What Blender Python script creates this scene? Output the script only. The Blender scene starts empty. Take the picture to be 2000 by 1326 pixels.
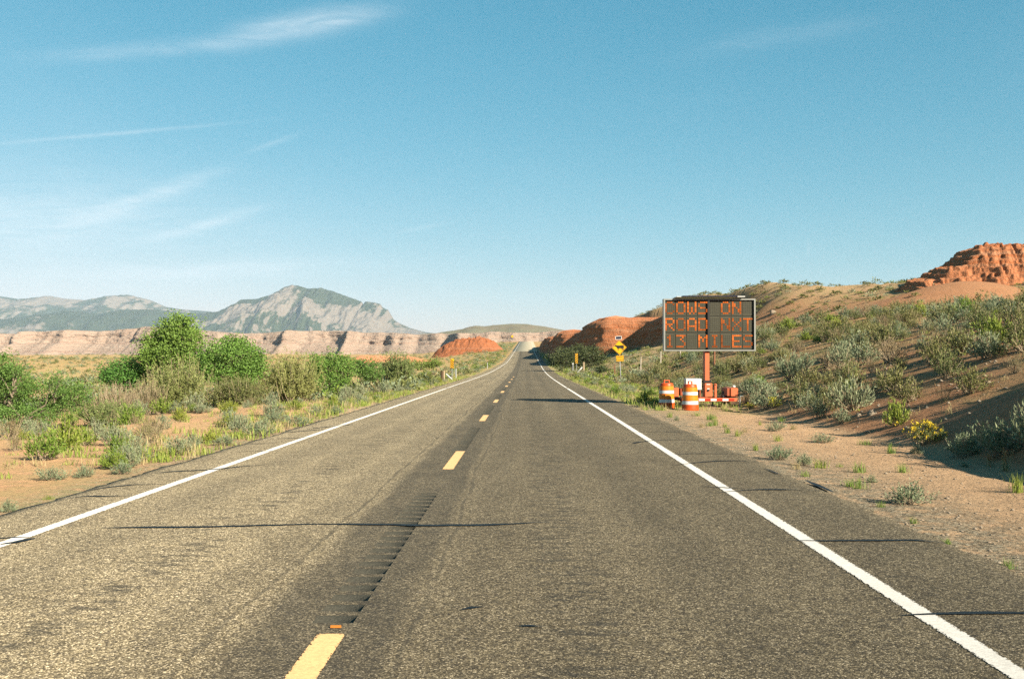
import bpy, math, random
import numpy as np
from mathutils import Vector, Matrix, Euler

# ------------------------------------------------------------------ camera, sky, sun, exposure
scene = bpy.context.scene
col = scene.collection
F = 1944.4                                   # 35 mm lens on a 36 mm wide frame, in photograph pixels
CAM = np.array([1.2, 0.0, 1.65])
cam_d = bpy.data.cameras.new('camera'); cam = bpy.data.objects.new('camera', cam_d); col.objects.link(cam)
cam.location = CAM; cam.rotation_euler = (math.radians(90 + 1.238), 0, math.radians(0.707))
cam_d.lens = 35.0; cam_d.sensor_width = 36.0; cam_d.clip_start = 0.1; cam_d.clip_end = 40000
scene.camera = cam
RM = np.array(cam.rotation_euler.to_matrix())

SUN_EL, SUN_AZ = 25.0, 137.0                 # azimuth clockwise from +Y: behind the camera, to the right
_e, _a = math.radians(SUN_EL), math.radians(SUN_AZ)
to_sun = Vector((math.sin(_a)*math.cos(_e), math.cos(_a)*math.cos(_e), math.sin(_e)))
sun_l = bpy.data.lights.new('sun', 'SUN'); sun = bpy.data.objects.new('sun', sun_l); col.objects.link(sun)
sun_l.energy = 4.9; sun_l.angle = math.radians(0.53); sun_l.color = (1.0, 0.90, 0.72)
sun.rotation_euler = (-to_sun).to_track_quat('-Z', 'Y').to_euler(); sun.location = (40, -60, 60)
SKY_STRENGTH = 0.058
EXPOSURE = 1.5
HAZE = 4.2e-5
SKY_CURVE = [(.90, 1.62), (.645, .70), (.735, .60)]
scene.view_settings.view_transform = 'Standard'; scene.view_settings.look = 'None'
scene.view_settings.exposure = EXPOSURE; scene.view_settings.gamma = 1.0
scene.view_settings.use_curve_mapping = False
scene.cycles.max_bounces = 5; scene.cycles.diffuse_bounces = 2; scene.cycles.glossy_bounces = 2; scene.cycles.transmission_bounces = 2
scene.cycles.transparent_max_bounces = 6; scene.cycles.volume_bounces = 0
scene.cycles.use_denoising = False
scene.cycles.caustics_reflective = False; scene.cycles.caustics_refractive = False

def ray(px, py):
    d = RM @ np.array([(px-1000)/F, (663-py)/F, -1.0]); return d/d[1]
def P(px, py, y):                            # the point of a pixel's line of sight at distance y ahead
    return CAM + ray(px, py)*y

class NT:                                    # small node-tree helper
    def __init__(s, tree): s.t = tree; s.n = tree.nodes; s.l = tree.links
    def node(s, typ, ins=None, **kw):
        n = s.n.new(typ)
        for k, v in kw.items(): setattr(n, k, v)
        for k, v in (ins or {}).items(): s.put(n.inputs[k], v)
        return n
    def put(s, sock, v):
        if isinstance(v, bpy.types.NodeSocket): s.l.new(v, sock)
        elif isinstance(v, bpy.types.Node): s.l.new(v.outputs[0], sock)
        elif isinstance(v, (tuple, list)) and len(v) == 3 and sock.type == 'RGBA': sock.default_value = (*v, 1)
        else: sock.default_value = v
    def m(s, op, a, b=None, c=None, clamp=False):
        n = s.n.new('ShaderNodeMath'); n.operation = op; n.use_clamp = clamp
        for i, v in enumerate((a, b, c)):
            if v is not None: s.put(n.inputs[i], v)
        return n.outputs[0]
    def mix(s, f, a, b, mode='MIX'):
        n = s.n.new('ShaderNodeMix'); n.data_type = 'RGBA'; n.blend_type = mode
        s.put(n.inputs[0], f); s.put(n.inputs[6], a); s.put(n.inputs[7], b); return n.outputs[2]
    def ramp(s, f, stops, interp='LINEAR'):
        n = s.n.new('ShaderNodeValToRGB'); n.color_ramp.interpolation = interp
        e = n.color_ramp.elements
        while len(e) < len(stops): e.new(0.5)
        for i, (p, c) in enumerate(stops):
            e[i].position = p; e[i].color = (*c, 1) if len(c) == 3 else c
        s.put(n.inputs[0], f); return n.outputs[0]
    def noise(s, vec, scale, detail=3, rough=0.55, dist=0.0, out=0):
        n = s.n.new('ShaderNodeTexNoise')
        if vec is not None: s.put(n.inputs['Vector'], vec)
        n.inputs['Scale'].default_value = scale; n.inputs['Detail'].default_value = detail
        n.inputs['Roughness'].default_value = rough; n.inputs['Distortion'].default_value = dist
        return n.outputs[out]
    def smooth(s, v, lo, hi):
        n = s.n.new('ShaderNodeMapRange'); n.interpolation_type = 'SMOOTHSTEP'
        s.put(n.inputs[0], v); n.inputs[1].default_value = lo; n.inputs[2].default_value = hi
        return n.outputs[0]
    def scale(s, vec, sc):
        n = s.n.new('ShaderNodeVectorMath'); n.operation = 'MULTIPLY'; s.put(n.inputs[0], vec); n.inputs[1].default_value = sc
        return n.outputs[0]

def make_world():
    w = bpy.data.worlds.new('World'); scene.world = w; w.use_nodes = True
    w.cycles.sampling_method = 'NONE'
    N = NT(w.node_tree); N.n.clear()
    sky = N.node('ShaderNodeTexSky', sky_type='NISHITA', sun_disc=False)
    sky.sun_elevation = _e; sky.sun_rotation = _a; sky.altitude = 1300
    sky.air_density = 1.0; sky.dust_density = 1.2; sky.ozone_density = 1.0
    tinted = N.mix(1.0, sky.outputs[0], (0.83, 1.06, 0.92), 'MULTIPLY')
    # the film's deeper cyan: a power per channel over the whole sky
    K = SKY_STRENGTH*2**EXPOSURE
    sc_ = N.node('ShaderNodeSeparateColor', {0: tinted})
    ch = [N.m('MULTIPLY', N.m('POWER', N.m('MULTIPLY', sc_.outputs[i], K), e), a/K) for i, (a, e) in enumerate(SKY_CURVE)]
    tinted = N.node('ShaderNodeCombineColor', {0: ch[0], 1: ch[1], 2: ch[2]}).outputs[0]
    tc = N.node('ShaderNodeTexCoord')
    sp = N.node('ShaderNodeSeparateXYZ', {0: tc.outputs['Generated']})
    X, Y, Z = sp.outputs
    up = N.m('MAXIMUM', Z, 0.02)
    # streaks of cirrus: laid out by compass direction, ahead of the road
    Yc = N.m('MAXIMUM', Y, 0.05)
    u = N.m('DIVIDE', X, Yc); v = N.m('DIVIDE', Z, Yc)
    cmb = N.node('ShaderNodeCombineXYZ', {0: u, 1: v})
    wob = N.m('SUBTRACT', N.noise(cmb.outputs[0], 5.0, 4), 0.5)
    rt = N.node('ShaderNodeMapping', {'Vector': cmb.outputs[0], 'Rotation': (0, 0, -0.30), 'Scale': (9, 60, 1)})
    tex = N.m('ADD', N.m('MULTIPLY', N.noise(rt.outputs[0], 1.0, 5, 0.66, 1.2), 2.4), -0.25, clamp=False)
    total = None
    for (x0, y0, x1, y1, wd, st, nz) in [
            (432, 80, 758, 22, 28, 0.36, 1), (60, 110, 560, 78, 18, 0.16, 1), (-40, 285, 450, 241, 4.5, 0.20, 1),
            (165, 432, 430, 335, 17, 0.26, 1), (280, 470, 515, 406, 12, 0.26, 1), (480, 298, 580, 264, 6, 0.12, 1),
            (-500, 470, 360, 440, 75, 0.22, 1), (150, 535, 720, 515, 22, 0.26, 1), (-700, 400, 620, 440, 110, 0.13, 1), (-300, 560, 500, 560, 40, 0.18, 1), (770, 455, 870, 436, 5, 0.10, 0),
            (1330, 110, 1720, 40, 22, 0.07, 1), (1578, 500, 1580, 468, 4, 0.10, 0)]:
        d0, d1 = ray(x0, y0), ray(x1, y1)
        a = np.array([d0[0], d0[2]]); b = np.array([d1[0], d1[2]])
        c = (a+b)/2; L = np.linalg.norm(b-a)/2; t = (b-a)/(2*L); n_ = np.array([-t[1], t[0]]); W = wd/F
        du = N.m('SUBTRACT', u, float(c[0])); dv = N.m('SUBTRACT', v, float(c[1]))
        al = N.m('ADD', N.m('MULTIPLY', du, float(t[0]/L)), N.m('MULTIPLY', dv, float(t[1]/L)))
        ac = N.m('ADD', N.m('MULTIPLY', du, float(n_[0]/W)), N.m('MULTIPLY', dv, float(n_[1]/W)))
        if nz: ac = N.m('ADD', ac, N.m('MULTIPLY', wob, 1.6))
        q = N.m('ADD', N.m('POWER', N.m('ABSOLUTE', al), 2.6), N.m('POWER', N.m('ABSOLUTE', ac), 2.0))
        g = N.m('MULTIPLY', N.m('EXPONENT', N.m('MULTIPLY', q, -1.3)), st)
        if nz:
            g = N.m('MULTIPLY', g, tex)
        total = g if total is None else N.m('ADD', total, g)
    total = N.m('MULTIPLY', total, N.smooth(Y, 0.02, 0.3))
    # the same thin veil over the rest of the sky, seen on a high flat layer
    hp = N.node('ShaderNodeCombineXYZ', {0: N.m('DIVIDE', X, N.m('ADD', up, 0.08)), 1: N.m('MULTIPLY', N.m('DIVIDE', Y, N.m('ADD', up, 0.08)), 0.35)})
    veil = N.m('MULTIPLY', N.smooth(N.noise(hp.outputs[0], 0.9, 5, 0.55, 0.6), 0.5, 0.85), 0.10)
    total = N.m('ADD', total, veil, clamp=True)
    cl = N.mix(total, tinted, (6.0, 6.5, 6.8))
    bg = N.node('ShaderNodeBackground', {0: cl, 1: SKY_STRENGTH})
    out = N.node('ShaderNodeOutputWorld'); N.l.new(bg.outputs[0], out.inputs[0])
make_world()

# ------------------------------------------------------------------ helpers: noise, meshes, objects
def _h(ix, iy, seed):
    n = (ix.astype(np.int64)*374761393 + iy.astype(np.int64)*668265263 + seed*982451653) & 0xffffffff
    n = ((n ^ (n >> 13))*1274126177) & 0xffffffff
    n = (n ^ (n >> 16)) & 0xffffffff
    return n/4294967295.0
def vn(x, y, seed=0):
    x = np.asarray(x, float); y = np.asarray(y, float)
    ix = np.floor(x); iy = np.floor(y); fx = x-ix; fy = y-iy
    fx = fx*fx*fx*(fx*(fx*6-15)+10); fy = fy*fy*fy*(fy*(fy*6-15)+10)
    a = _h(ix, iy, seed); b = _h(ix+1, iy, seed); c = _h(ix, iy+1, seed); d = _h(ix+1, iy+1, seed)
    return (a+(b-a)*fx)*(1-fy)+(c+(d-c)*fx)*fy
def fbm(x, y, seed=0, octv=4, gain=0.5):
    s = 0; a = 1; t = 0
    for i in range(octv):
        s = s+a*(vn(x*2**i+i*17.3, y*2**i-i*9.1, seed+i)*2-1); t += a; a *= gain
    return s/t
def ridged(x, y, seed=0, octv=4):
    s = 0; a = 1; t = 0
    for i in range(octv):
        s = s+a*(1-np.abs(vn(x*2**i+i*7.7, y*2**i+i*3.1, seed+i)*2-1)); t += a; a *= 0.5
    return s/t
def sstep(v, lo, hi):
    t = np.clip((v-lo)/(hi-lo), 0, 1); return t*t*(3-2*t)

def new_mesh(name, V, faces, mats=(), midx=None, smooth=False):
    """V (n,3); faces (m,k) array of one polygon size, or a list of tuples"""
    me = bpy.data.meshes.new(name)
    if isinstance(faces, np.ndarray):
        V = np.ascontiguousarray(V, dtype=np.float32); k = faces.shape[1]; m = faces.shape[0]
        me.vertices.add(len(V)); me.vertices.foreach_set('co', V.ravel())
        me.loops.add(m*k); me.loops.foreach_set('vertex_index', faces.astype(np.int32).ravel())
        me.polygons.add(m); me.polygons.foreach_set('loop_start', np.arange(0, m*k, k, dtype=np.int32))
        me.polygons.foreach_set('loop_total', np.full(m, k, dtype=np.int32))
    else:
        me.from_pydata([tuple(map(float, v)) for v in V], [], [tuple(f) for f in faces])
    for mt in mats: me.materials.append(mt)
    if midx is not None: me.polygons.foreach_set('material_index', np.asarray(midx, dtype=np.int32))
    if smooth: me.polygons.foreach_set('use_smooth', np.ones(len(me.polygons), dtype=bool))
    me.update(calc_edges=True)
    return me
def quads_mesh(name, parts, mats, smooth=False):
    """parts: list of (Q (n,4,3), material index)"""
    Q = np.concatenate([p[0] for p in parts]); mi = np.concatenate([np.full(len(p[0]), p[1]) for p in parts])
    return new_mesh(name, Q.reshape(-1, 3), np.arange(len(Q)*4).reshape(-1, 4), mats, mi, smooth)
def grid_mesh(name, X, Y, Z, mats, smooth=True):
    n, m = X.shape
    idx = np.arange(n*m).reshape(n, m)
    f = np.stack([idx[:-1, :-1], idx[:-1, 1:], idx[1:, 1:], idx[1:, :-1]], -1).reshape(-1, 4)
    return new_mesh(name, np.stack([X, Y, Z], -1).reshape(-1, 3), f, mats, None, smooth)
def attr(me, name, rgb):
    a = me.color_attributes.new(name, 'FLOAT_COLOR', 'POINT')
    c = np.ones((len(me.vertices), 4), dtype=np.float32); c[:, :3] = rgb; a.data.foreach_set('color', c.ravel())
def add(name, me, parent=None, loc=(0, 0, 0), rotz=0.0, scale=None):
    o = bpy.data.objects.new(name, me); col.objects.link(o)
    o.location = loc; o.rotation_euler = (0, 0, rotz)
    if scale is not None: o.scale = scale if isinstance(scale, (tuple, list)) else (scale,)*3
    if parent is not None: o.parent = parent
    return o
def tag(o, label=None, cat=None, group=None, kind=None):
    if label: o['label'] = label
    if cat: o['category'] = cat
    if group: o['group'] = group
    if kind: o['kind'] = kind
    return o
def empty(name, loc, label, cat, group=None, rotz=0.0):
    o = add(name, None, None, loc, rotz); o.empty_display_size = 0.2; return tag(o, label, cat, group)

class MB:                                    # collects simple solids into one mesh
    def __init__(s): s.v = []; s.f = []; s.mi = []; s.cur = 0
    def _add(s, V, Fs):
        o = len(s.v); s.v += [tuple(v) for v in V]; s.f += [tuple(i+o for i in f) for f in Fs]; s.mi += [s.cur]*len(Fs); return s
    def box(s, x0, x1, y0, y1, z0, z1, bev=0.0):
        if bev <= 0:
            V = [(x, y, z) for z in (z0, z1) for y in (y0, y1) for x in (x0, x1)]
            return s._add(V, [(0, 2, 3, 1), (4, 5, 7, 6), (0, 1, 5, 4), (2, 6, 7, 3), (0, 4, 6, 2), (1, 3, 7, 5)])
        b = bev; V = []; rings = [(z0, b), (z0+b, 0), (z1-b, 0), (z1, b)]
        for z, i in rings:
            c = b if i == 0 else 2*b
            xa, xb, ya, yb = x0+i, x1-i, y0+i, y1-i
            V += [(xa+b, ya, z), (xb-b, ya, z), (xb, ya+b, z), (xb, yb-b, z), (xb-b, yb, z), (xa+b, yb, z), (xa, yb-b, z), (xa, ya+b, z)]
        Fs = [tuple(range(7, -1, -1)), tuple(range(24, 32))]
        for r in range(3):
            for k in range(8): Fs.append((r*8+k, r*8+(k+1) % 8, r*8+8+(k+1) % 8, r*8+8+k))
        return s._add(V, Fs)
    def tube(s, p0, p1, r0, r1=None, n=8):
        r1 = r0 if r1 is None else r1
        p0 = Vector(p0); p1 = Vector(p1); d = (p1-p0).normalized()
        a = d.orthogonal().normalized(); b = d.cross(a); V = []
        for p, r in ((p0, r0), (p1, r1)):
            for k in range(n):
                t = 2*math.pi*k/n; V.append(p+a*math.cos(t)*r+b*math.sin(t)*r)
        Fs = [(k, (k+1) % n, n+(k+1) % n, n+k) for k in range(n)]+[tuple(range(n-1, -1, -1)), tuple(range(n, 2*n))]
        return s._add(V, Fs)
    def lathe(s, prof, n=24, cx=0, cy=0):
        V = []; Fs = []
        for r, z in prof:
            for k in range(n):
                t = 2*math.pi*k/n; V.append((cx+r*math.cos(t), cy+r*math.sin(t), z))
        for i in range(len(prof)-1):
            for k in range(n): Fs.append((i*n+k, i*n+(k+1) % n, (i+1)*n+(k+1) % n, (i+1)*n+k))
        Fs += [tuple(range(n-1, -1, -1)), tuple(range((len(prof)-1)*n, len(prof)*n))]
        return s._add(V, Fs)
    def prism(s, pts, y0, y1):               # polygon in XZ (counter-clockwise seen from -Y), extruded along Y
        n = len(pts); V = [(x, y0, z) for x, z in pts]+[(x, y1, z) for x, z in pts]
        Fs = [tuple(range(n)), tuple(range(2*n-1, n-1, -1))]+[((k+1) % n, k, n+k, n+(k+1) % n) for k in range(n)]
        return s._add(V, Fs)
    def build(s, name, mat, parent=None, smooth=False, loc=(0, 0, 0), rotz=0):
        mats = mat if isinstance(mat, (list, tuple)) else [mat]
        me = new_mesh(name, s.v, s.f, mats, s.mi, smooth)
        if smooth:
            try: me.set_sharp_from_angle(angle=math.radians(40))
            except Exception: pass
        return add(name, me, parent, loc, rotz)

# ------------------------------------------------------------------ materials
def pmat(name, base=(0.342, 0.342, 0.342), rough=0.7, metal=0.0, var=0.0, vscale=8.0, bump=0.0, bscale=30.0, spec=0.3):
    m = bpy.data.materials.new(name); m.use_nodes = True; N = NT(m.node_tree); N.n.clear()
    out = N.node('ShaderNodeOutputMaterial'); b = N.node('ShaderNodeBsdfPrincipled')
    b.inputs['Roughness'].default_value = rough; b.inputs['Metallic'].default_value = metal
    b.inputs['Specular IOR Level'].default_value = spec
    tc = N.node('ShaderNodeTexCoord')
    if var > 0:
        f = N.noise(tc.outputs['Object'], vscale, 5, 0.6)
        c = N.mix(f, tuple(max(0, x*(1-var)) for x in base), tuple(min(1, x*(1+var)) for x in base)); N.put(b.inputs['Base Color'], c)
    else: b.inputs['Base Color'].default_value = (*base, 1)
    if bump > 0:
        bn = N.node('ShaderNodeBump', {'Height': N.noise(tc.outputs['Object'], bscale, 4), 'Strength': bump, 'Distance': 0.02})
        N.put(b.inputs['Normal'], bn.outputs[0])
    N.l.new(b.outputs[0], out.inputs[0]); m['b'] = b.name
    return m

def leaf_mat(name, cols, trans=0.25, rough=0.6, objvar=0.25):
    m = bpy.data.materials.new(name); m.use_nodes = True; N = NT(m.node_tree); N.n.clear()
    out = N.node('ShaderNodeOutputMaterial')
    g = N.node('ShaderNodeNewGeometry'); oi = N.node('ShaderNodeObjectInfo')
    tc = N.node('ShaderNodeTexCoord')
    cl = N.noise(tc.outputs['Object'], 3.0, 2)
    f = N.m('ADD', N.m('MULTIPLY', g.outputs['Random Per Island'], 0.6), N.m('MULTIPLY', cl, 0.4))
    c = N.ramp(f, [(i/(len(cols)-1), k) for i, k in enumerate(cols)])
    hs = N.node('ShaderNodeHueSaturation', {'Color': c, 'Hue': N.m('ADD', 0.5, N.m('MULTIPLY', N.m('SUBTRACT', oi.outputs['Random'], 0.5), -0.05)),
                                            'Value': N.m('ADD', 1-objvar/2, N.m('MULTIPLY', oi.outputs['Random'], objvar))})
    d = N.node('ShaderNodeBsdfPrincipled', {'Base Color': hs.outputs[0], 'Roughness': rough, 'Specular IOR Level': 0.25})
    t = N.node('ShaderNodeBsdfTranslucent', {'Color': hs.outputs[0]})
    mx = N.node('ShaderNodeMixShader', {0: trans}); N.l.new(d.outputs[0], mx.inputs[1]); N.l.new(t.outputs[0], mx.inputs[2])
    N.l.new(mx.outputs[0], out.inputs[0]); return m

def asphalt_mat():
    m = bpy.data.materials.new('chip_seal'); m.use_nodes = True; N = NT(m.node_tree); N.n.clear()
    out = N.node('ShaderNodeOutputMaterial'); tc = N.node('ShaderNodeTexCoord'); O = tc.outputs['Object']
    sp = N.node('ShaderNodeSeparateXYZ', {0: O}); X, Y, _ = sp.outputs
    vo = N.node('ShaderNodeTexVoronoi', {'Vector': O, 'Scale': 118.0})
    rnd = N.node('ShaderNodeSeparateColor', {0: vo.outputs['Color']})
    stone = N.ramp(rnd.outputs[0], [(0.0, (0.0178, 0.0143, 0.0082)), (0.35, (0.0478, 0.0396, 0.0232)), (0.7, (0.106, 0.0902, 0.0546)), (0.9, (0.212, 0.184, 0.116)), (1.0, (0.369, 0.328, 0.232))])
    vb = N.node('ShaderNodeTexVoronoi', {'Vector': O, 'Scale': 31.0})
    rb = N.node('ShaderNodeSeparateColor', {0: vb.outputs['Color']})
    stone = N.mix(N.m('MULTIPLY', N.smooth(rb.outputs[1], 0.55, 0.95), 0.5), stone, (0.0239, 0.0212, 0.0164))
    # wheel paths, patches, dark streaks
    big = N.noise(N.scale(O, (0.55, 0.07, 1)), 1.0, 4, 0.6)
    mid = N.noise(N.scale(O, (1.6, 0.8, 1)), 1.0, 5, 0.65)
    val = N.m('ADD', 0.30, N.m('ADD', N.m('MULTIPLY', big, 0.80), N.m('MULTIPLY', mid, 0.70)))
    # left side paler than the right: sun backscatter and lens falloff painted in
    lane = N.smooth(X, 1.2, -1.6)
    val = N.m('MULTIPLY', val, N.m('ADD', 0.80, N.m('MULTIPLY', lane, 0.62)))
    scf = N.noise(N.scale(O, (1.1, 4.2, 1)), 1.5, 7, 0.78)
    scuff = N.m('MULTIPLY', N.smooth(scf, 0.585, 0.66), 0.7)
    # sealed band along the centre line
    wx = N.m('ADD', X, N.m('MULTIPLY', N.m('SUBTRACT', N.noise(N.scale(O, (1, 0.25, 1)), 1.5, 4), 0.5), 0.30))
    band = N.m('MULTIPLY', N.smooth(wx, -0.62, -0.40), N.smooth(wx, 0.52, 0.34))
    bandn = N.m('MULTIPLY', band, N.m('ADD', 0.18, N.m('MULTIPLY', N.noise(N.scale(O, (2.0, 0.5, 1)), 1.7, 5, 0.7), 0.66)))
    def line(x0, w): return N.smooth(N.m('ABSOLUTE', N.m('SUBTRACT', wx, x0)), w, w*0.3)
    thin = N.m('MULTIPLY', N.m('ADD', line(0.50, 0.035), line(-0.66, 0.03), clamp=True), N.m('MULTIPLY', N.noise(N.scale(O, (1, 0.35, 1)), 2.5, 4), 0.8))
    # oil drip line down the middle of each lane, tyre-polished tracks beside it
    def track(x0, w): return N.smooth(N.m('ABSOLUTE', N.m('SUBTRACT', wx, x0)), w, 0.0)
    drip = N.m('MULTIPLY', N.m('ADD', track(1.55, 0.55), track(-1.75, 0.55), clamp=True), N.m('MULTIPLY', N.smooth(N.noise(N.scale(O, (1.3, 3.4, 1)), 2.0, 6, 0.78), 0.47, 0.62), 0.75))
    tyre = N.m('MULTIPLY', N.m('ADD', N.m('ADD', track(0.75, 0.45), track(2.55, 0.5)), N.m('ADD', track(-0.95, 0.4), track(-2.7, 0.5)), clamp=True), N.m('MULTIPLY', big, 0.34))
    dark = N.m('MAXIMUM', N.m('MAXIMUM', bandn, scuff), N.m('MAXIMUM', N.m('MAXIMUM', drip, tyre), thin))
    c = N.mix(1.0, stone, N.node('ShaderNodeCombineColor', {0: val, 1: N.m('MULTIPLY', val, 0.955), 2: N.m('MULTIPLY', val, 0.97)}).outputs[0], 'MULTIPLY')
    c = N.mix(dark, c, (0.015, 0.0143, 0.0123))
    b = N.node('ShaderNodeBsdfPrincipled', {'Base Color': c, 'Roughness': 0.85, 'Specular IOR Level': 0.2, 'Diffuse Roughness': 1.0})
    bn = N.node('ShaderNodeBump', {'Height': vo.outputs['Distance'], 'Strength': 0.55, 'Distance': 0.008}, invert=True)
    N.put(b.inputs['Normal'], bn.outputs[0]); N.l.new(b.outputs[0], out.inputs[0]); return m

def paint_mat(name, base, wear):
    m = bpy.data.materials.new(name); m.use_nodes = True; N = NT(m.node_tree); N.n.clear()
    out = N.node('ShaderNodeOutputMaterial'); tc = N.node('ShaderNodeTexCoord'); O = tc.outputs['Object']
    vo = N.node('ShaderNodeTexVoronoi', {'Vector': O, 'Scale': 70.0}); r = N.node('ShaderNodeSeparateColor', {0: vo.outputs['Color']})
    c = N.mix(r.outputs[0], tuple(x*0.82 for x in base), tuple(min(0.9, x*1.08) for x in base))
    c = N.mix(N.m('MULTIPLY', N.noise(N.scale(O, (3, 0.6, 1)), 2, 4), 0.25), c, (0.171, 0.15, 0.116))
    b = N.node('ShaderNodeBsdfPrincipled', {'Base Color': c, 'Roughness': 0.7, 'Specular IOR Level': 0.2, 'Diffuse Roughness': 1.0})
    bn = N.node('ShaderNodeBump', {'Height': vo.outputs['Distance'], 'Strength': 0.3, 'Distance': 0.006}, invert=True); N.put(b.inputs['Normal'], bn.outputs[0])
    # chipped: ragged at the edges (the mesh carries 0 at its centre line and 1 at its border)
    ed = N.node('ShaderNodeAttribute', attribute_name='edge')
    chip = N.m('ADD', N.m('MULTIPLY', ed.outputs['Fac'], 0.5), N.m('ADD', N.m('MULTIPLY', r.outputs[1], 0.42), N.m('MULTIPLY', N.noise(O, 9, 4, 0.7), 0.55)))
    hole = N.m('GREATER_THAN', chip, wear)
    tr = N.node('ShaderNodeBsdfTransparent'); mx = N.node('ShaderNodeMixShader', {0: hole})
    N.l.new(b.outputs[0], mx.inputs[1]); N.l.new(tr.outputs[0], mx.inputs[2]); N.l.new(mx.outputs[0], out.inputs[0]); return m

def ground_mat():
    m = bpy.data.materials.new('desert_soil'); m.use_nodes = True; N = NT(m.node_tree); N.n.clear()
    out = N.node('ShaderNodeOutputMaterial'); tc = N.node('ShaderNodeTexCoord'); O = tc.outputs['Object']
    at = N.node('ShaderNodeAttribute', attribute_name='mask'); ms = N.node('ShaderNodeSeparateColor', {0: at.outputs['Color']})
    red, grav, veg = ms.outputs[0], ms.outputs[1], ms.outputs[2]
    n1 = N.noise(O, 0.5, 6, 0.6); n2 = N.noise(O, 4.0, 6, 0.65); n3 = N.noise(O, 0.09, 4, 0.6)
    tan = N.mix(n1, (0.325, 0.200, 0.112), (0.425, 0.285, 0.170))
    rd = N.mix(n1, (0.285, 0.128, 0.060), (0.375, 0.200, 0.108))
    c = N.mix(N.m('MULTIPLY', red, N.m('ADD', 0.55, n3), clamp=True), tan, rd)
    c = N.mix(N.m('MULTIPLY', N.smooth(n2, 0.35, 0.75), 0.35), c, (0.164, 0.0888, 0.0444))
    vp = N.node('ShaderNodeTexVoronoi', {'Vector': O, 'Scale': 22.0}); rp = N.node('ShaderNodeSeparateColor', {0: vp.outputs['Color']})
    peb = N.m('MULTIPLY', N.m('GREATER_THAN', rp.outputs[0], 0.80), N.smooth(vp.outputs['Distance'], 0.5, 0.35))
    pc = N.ramp(rp.outputs[1], [(0, (0.0683, 0.0512, 0.0342)), (0.5, (0.205, 0.15, 0.102)), (1, (0.376, 0.314, 0.246))])
    c = N.mix(N.m('MULTIPLY', peb, N.m('ADD', 0.35, N.m('MULTIPLY', grav, 0.6))), c, pc)
    vg = N.node('ShaderNodeTexVoronoi', {'Vector': O, 'Scale': 46.0}); rg = N.node('ShaderNodeSeparateColor', {0: vg.outputs['Color']})
    gc = N.ramp(rg.outputs[0], [(0, (0.041, 0.0342, 0.0239)), (0.5, (0.15, 0.126, 0.0854)), (1, (0.314, 0.273, 0.198))])
    c = N.mix(N.m('MULTIPLY', grav, N.smooth(n2, 0.25, 0.6)), c, gc)
    gv = N.ramp(n2, [(0.3, (0.0888, 0.099, 0.0342)), (0.55, (0.198, 0.181, 0.0717)), (0.8, (0.273, 0.225, 0.109))])
    vm = N.m('MULTIPLY', veg, N.smooth(N.m('ADD', N.m('MULTIPLY', n1, 0.5), N.m('MULTIPLY', n2, 0.5)), 0.36, 0.60), clamp=True)
    c = N.mix(vm, c, gv)
    b = N.node('ShaderNodeBsdfPrincipled', {'Base Color': c, 'Roughness': 0.95, 'Specular IOR Level': 0.1, 'Diffuse Roughness': 0.7})
    hh = N.m('ADD', N.m('MULTIPLY', n2, 0.7), N.m('ADD', N.m('MULTIPLY', N.noise(O, 18, 5, 0.7), 0.45), N.m('MULTIPLY', peb, 0.35)))
    bn = N.node('ShaderNodeBump', {'Height': hh, 'Strength': 0.8, 'Distance': 0.12}); N.put(b.inputs['Normal'], bn.outputs[0])
    N.l.new(b.outputs[0], out.inputs[0]); return m

def rock_mat(name, lo, hi, band, zscale=0.5, bump=0.6, nscale=0.6, dist=0.6, wav=1.1):
    m = bpy.data.materials.new(name); m.use_nodes = True; N = NT(m.node_tree); N.n.clear()
    out = N.node('ShaderNodeOutputMaterial'); tc = N.node('ShaderNodeTexCoord'); O = tc.outputs['Object']
    sp = N.node('ShaderNodeSeparateXYZ', {0: O})
    n1 = N.noise(O, nscale, 6, 0.62); n2 = N.noise(O, nscale*6, 5, 0.65)
    zz = N.m('ADD', N.m('MULTIPLY', sp.outputs[2], zscale), N.m('MULTIPLY', n1, wav))
    st = N.noise(N.node('ShaderNodeCombineXYZ', {2: zz}).outputs[0], 2.2, 4, 0.7)
    c = N.mix(n1, lo, hi); c = N.mix(N.smooth(st, 0.42, 0.62), c, band)
    c = N.mix(N.m('MULTIPLY', N.smooth(n2, 0.5, 0.8), 0.45), c, tuple(x*0.55 for x in lo))
    b = N.node('ShaderNodeBsdfPrincipled', {'Base Color': c, 'Roughness': 0.95, 'Specular IOR Level': 0.1, 'Diffuse Roughness': 0.6})
    bn = N.node('ShaderNodeBump', {'Height': N.m('ADD', n2, N.m('MULTIPLY', st, 0.6)), 'Strength': bump, 'Distance': dist}); N.put(b.inputs['Normal'], bn.outputs[0])
    N.l.new(b.outputs[0], out.inputs[0]); return m

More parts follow.
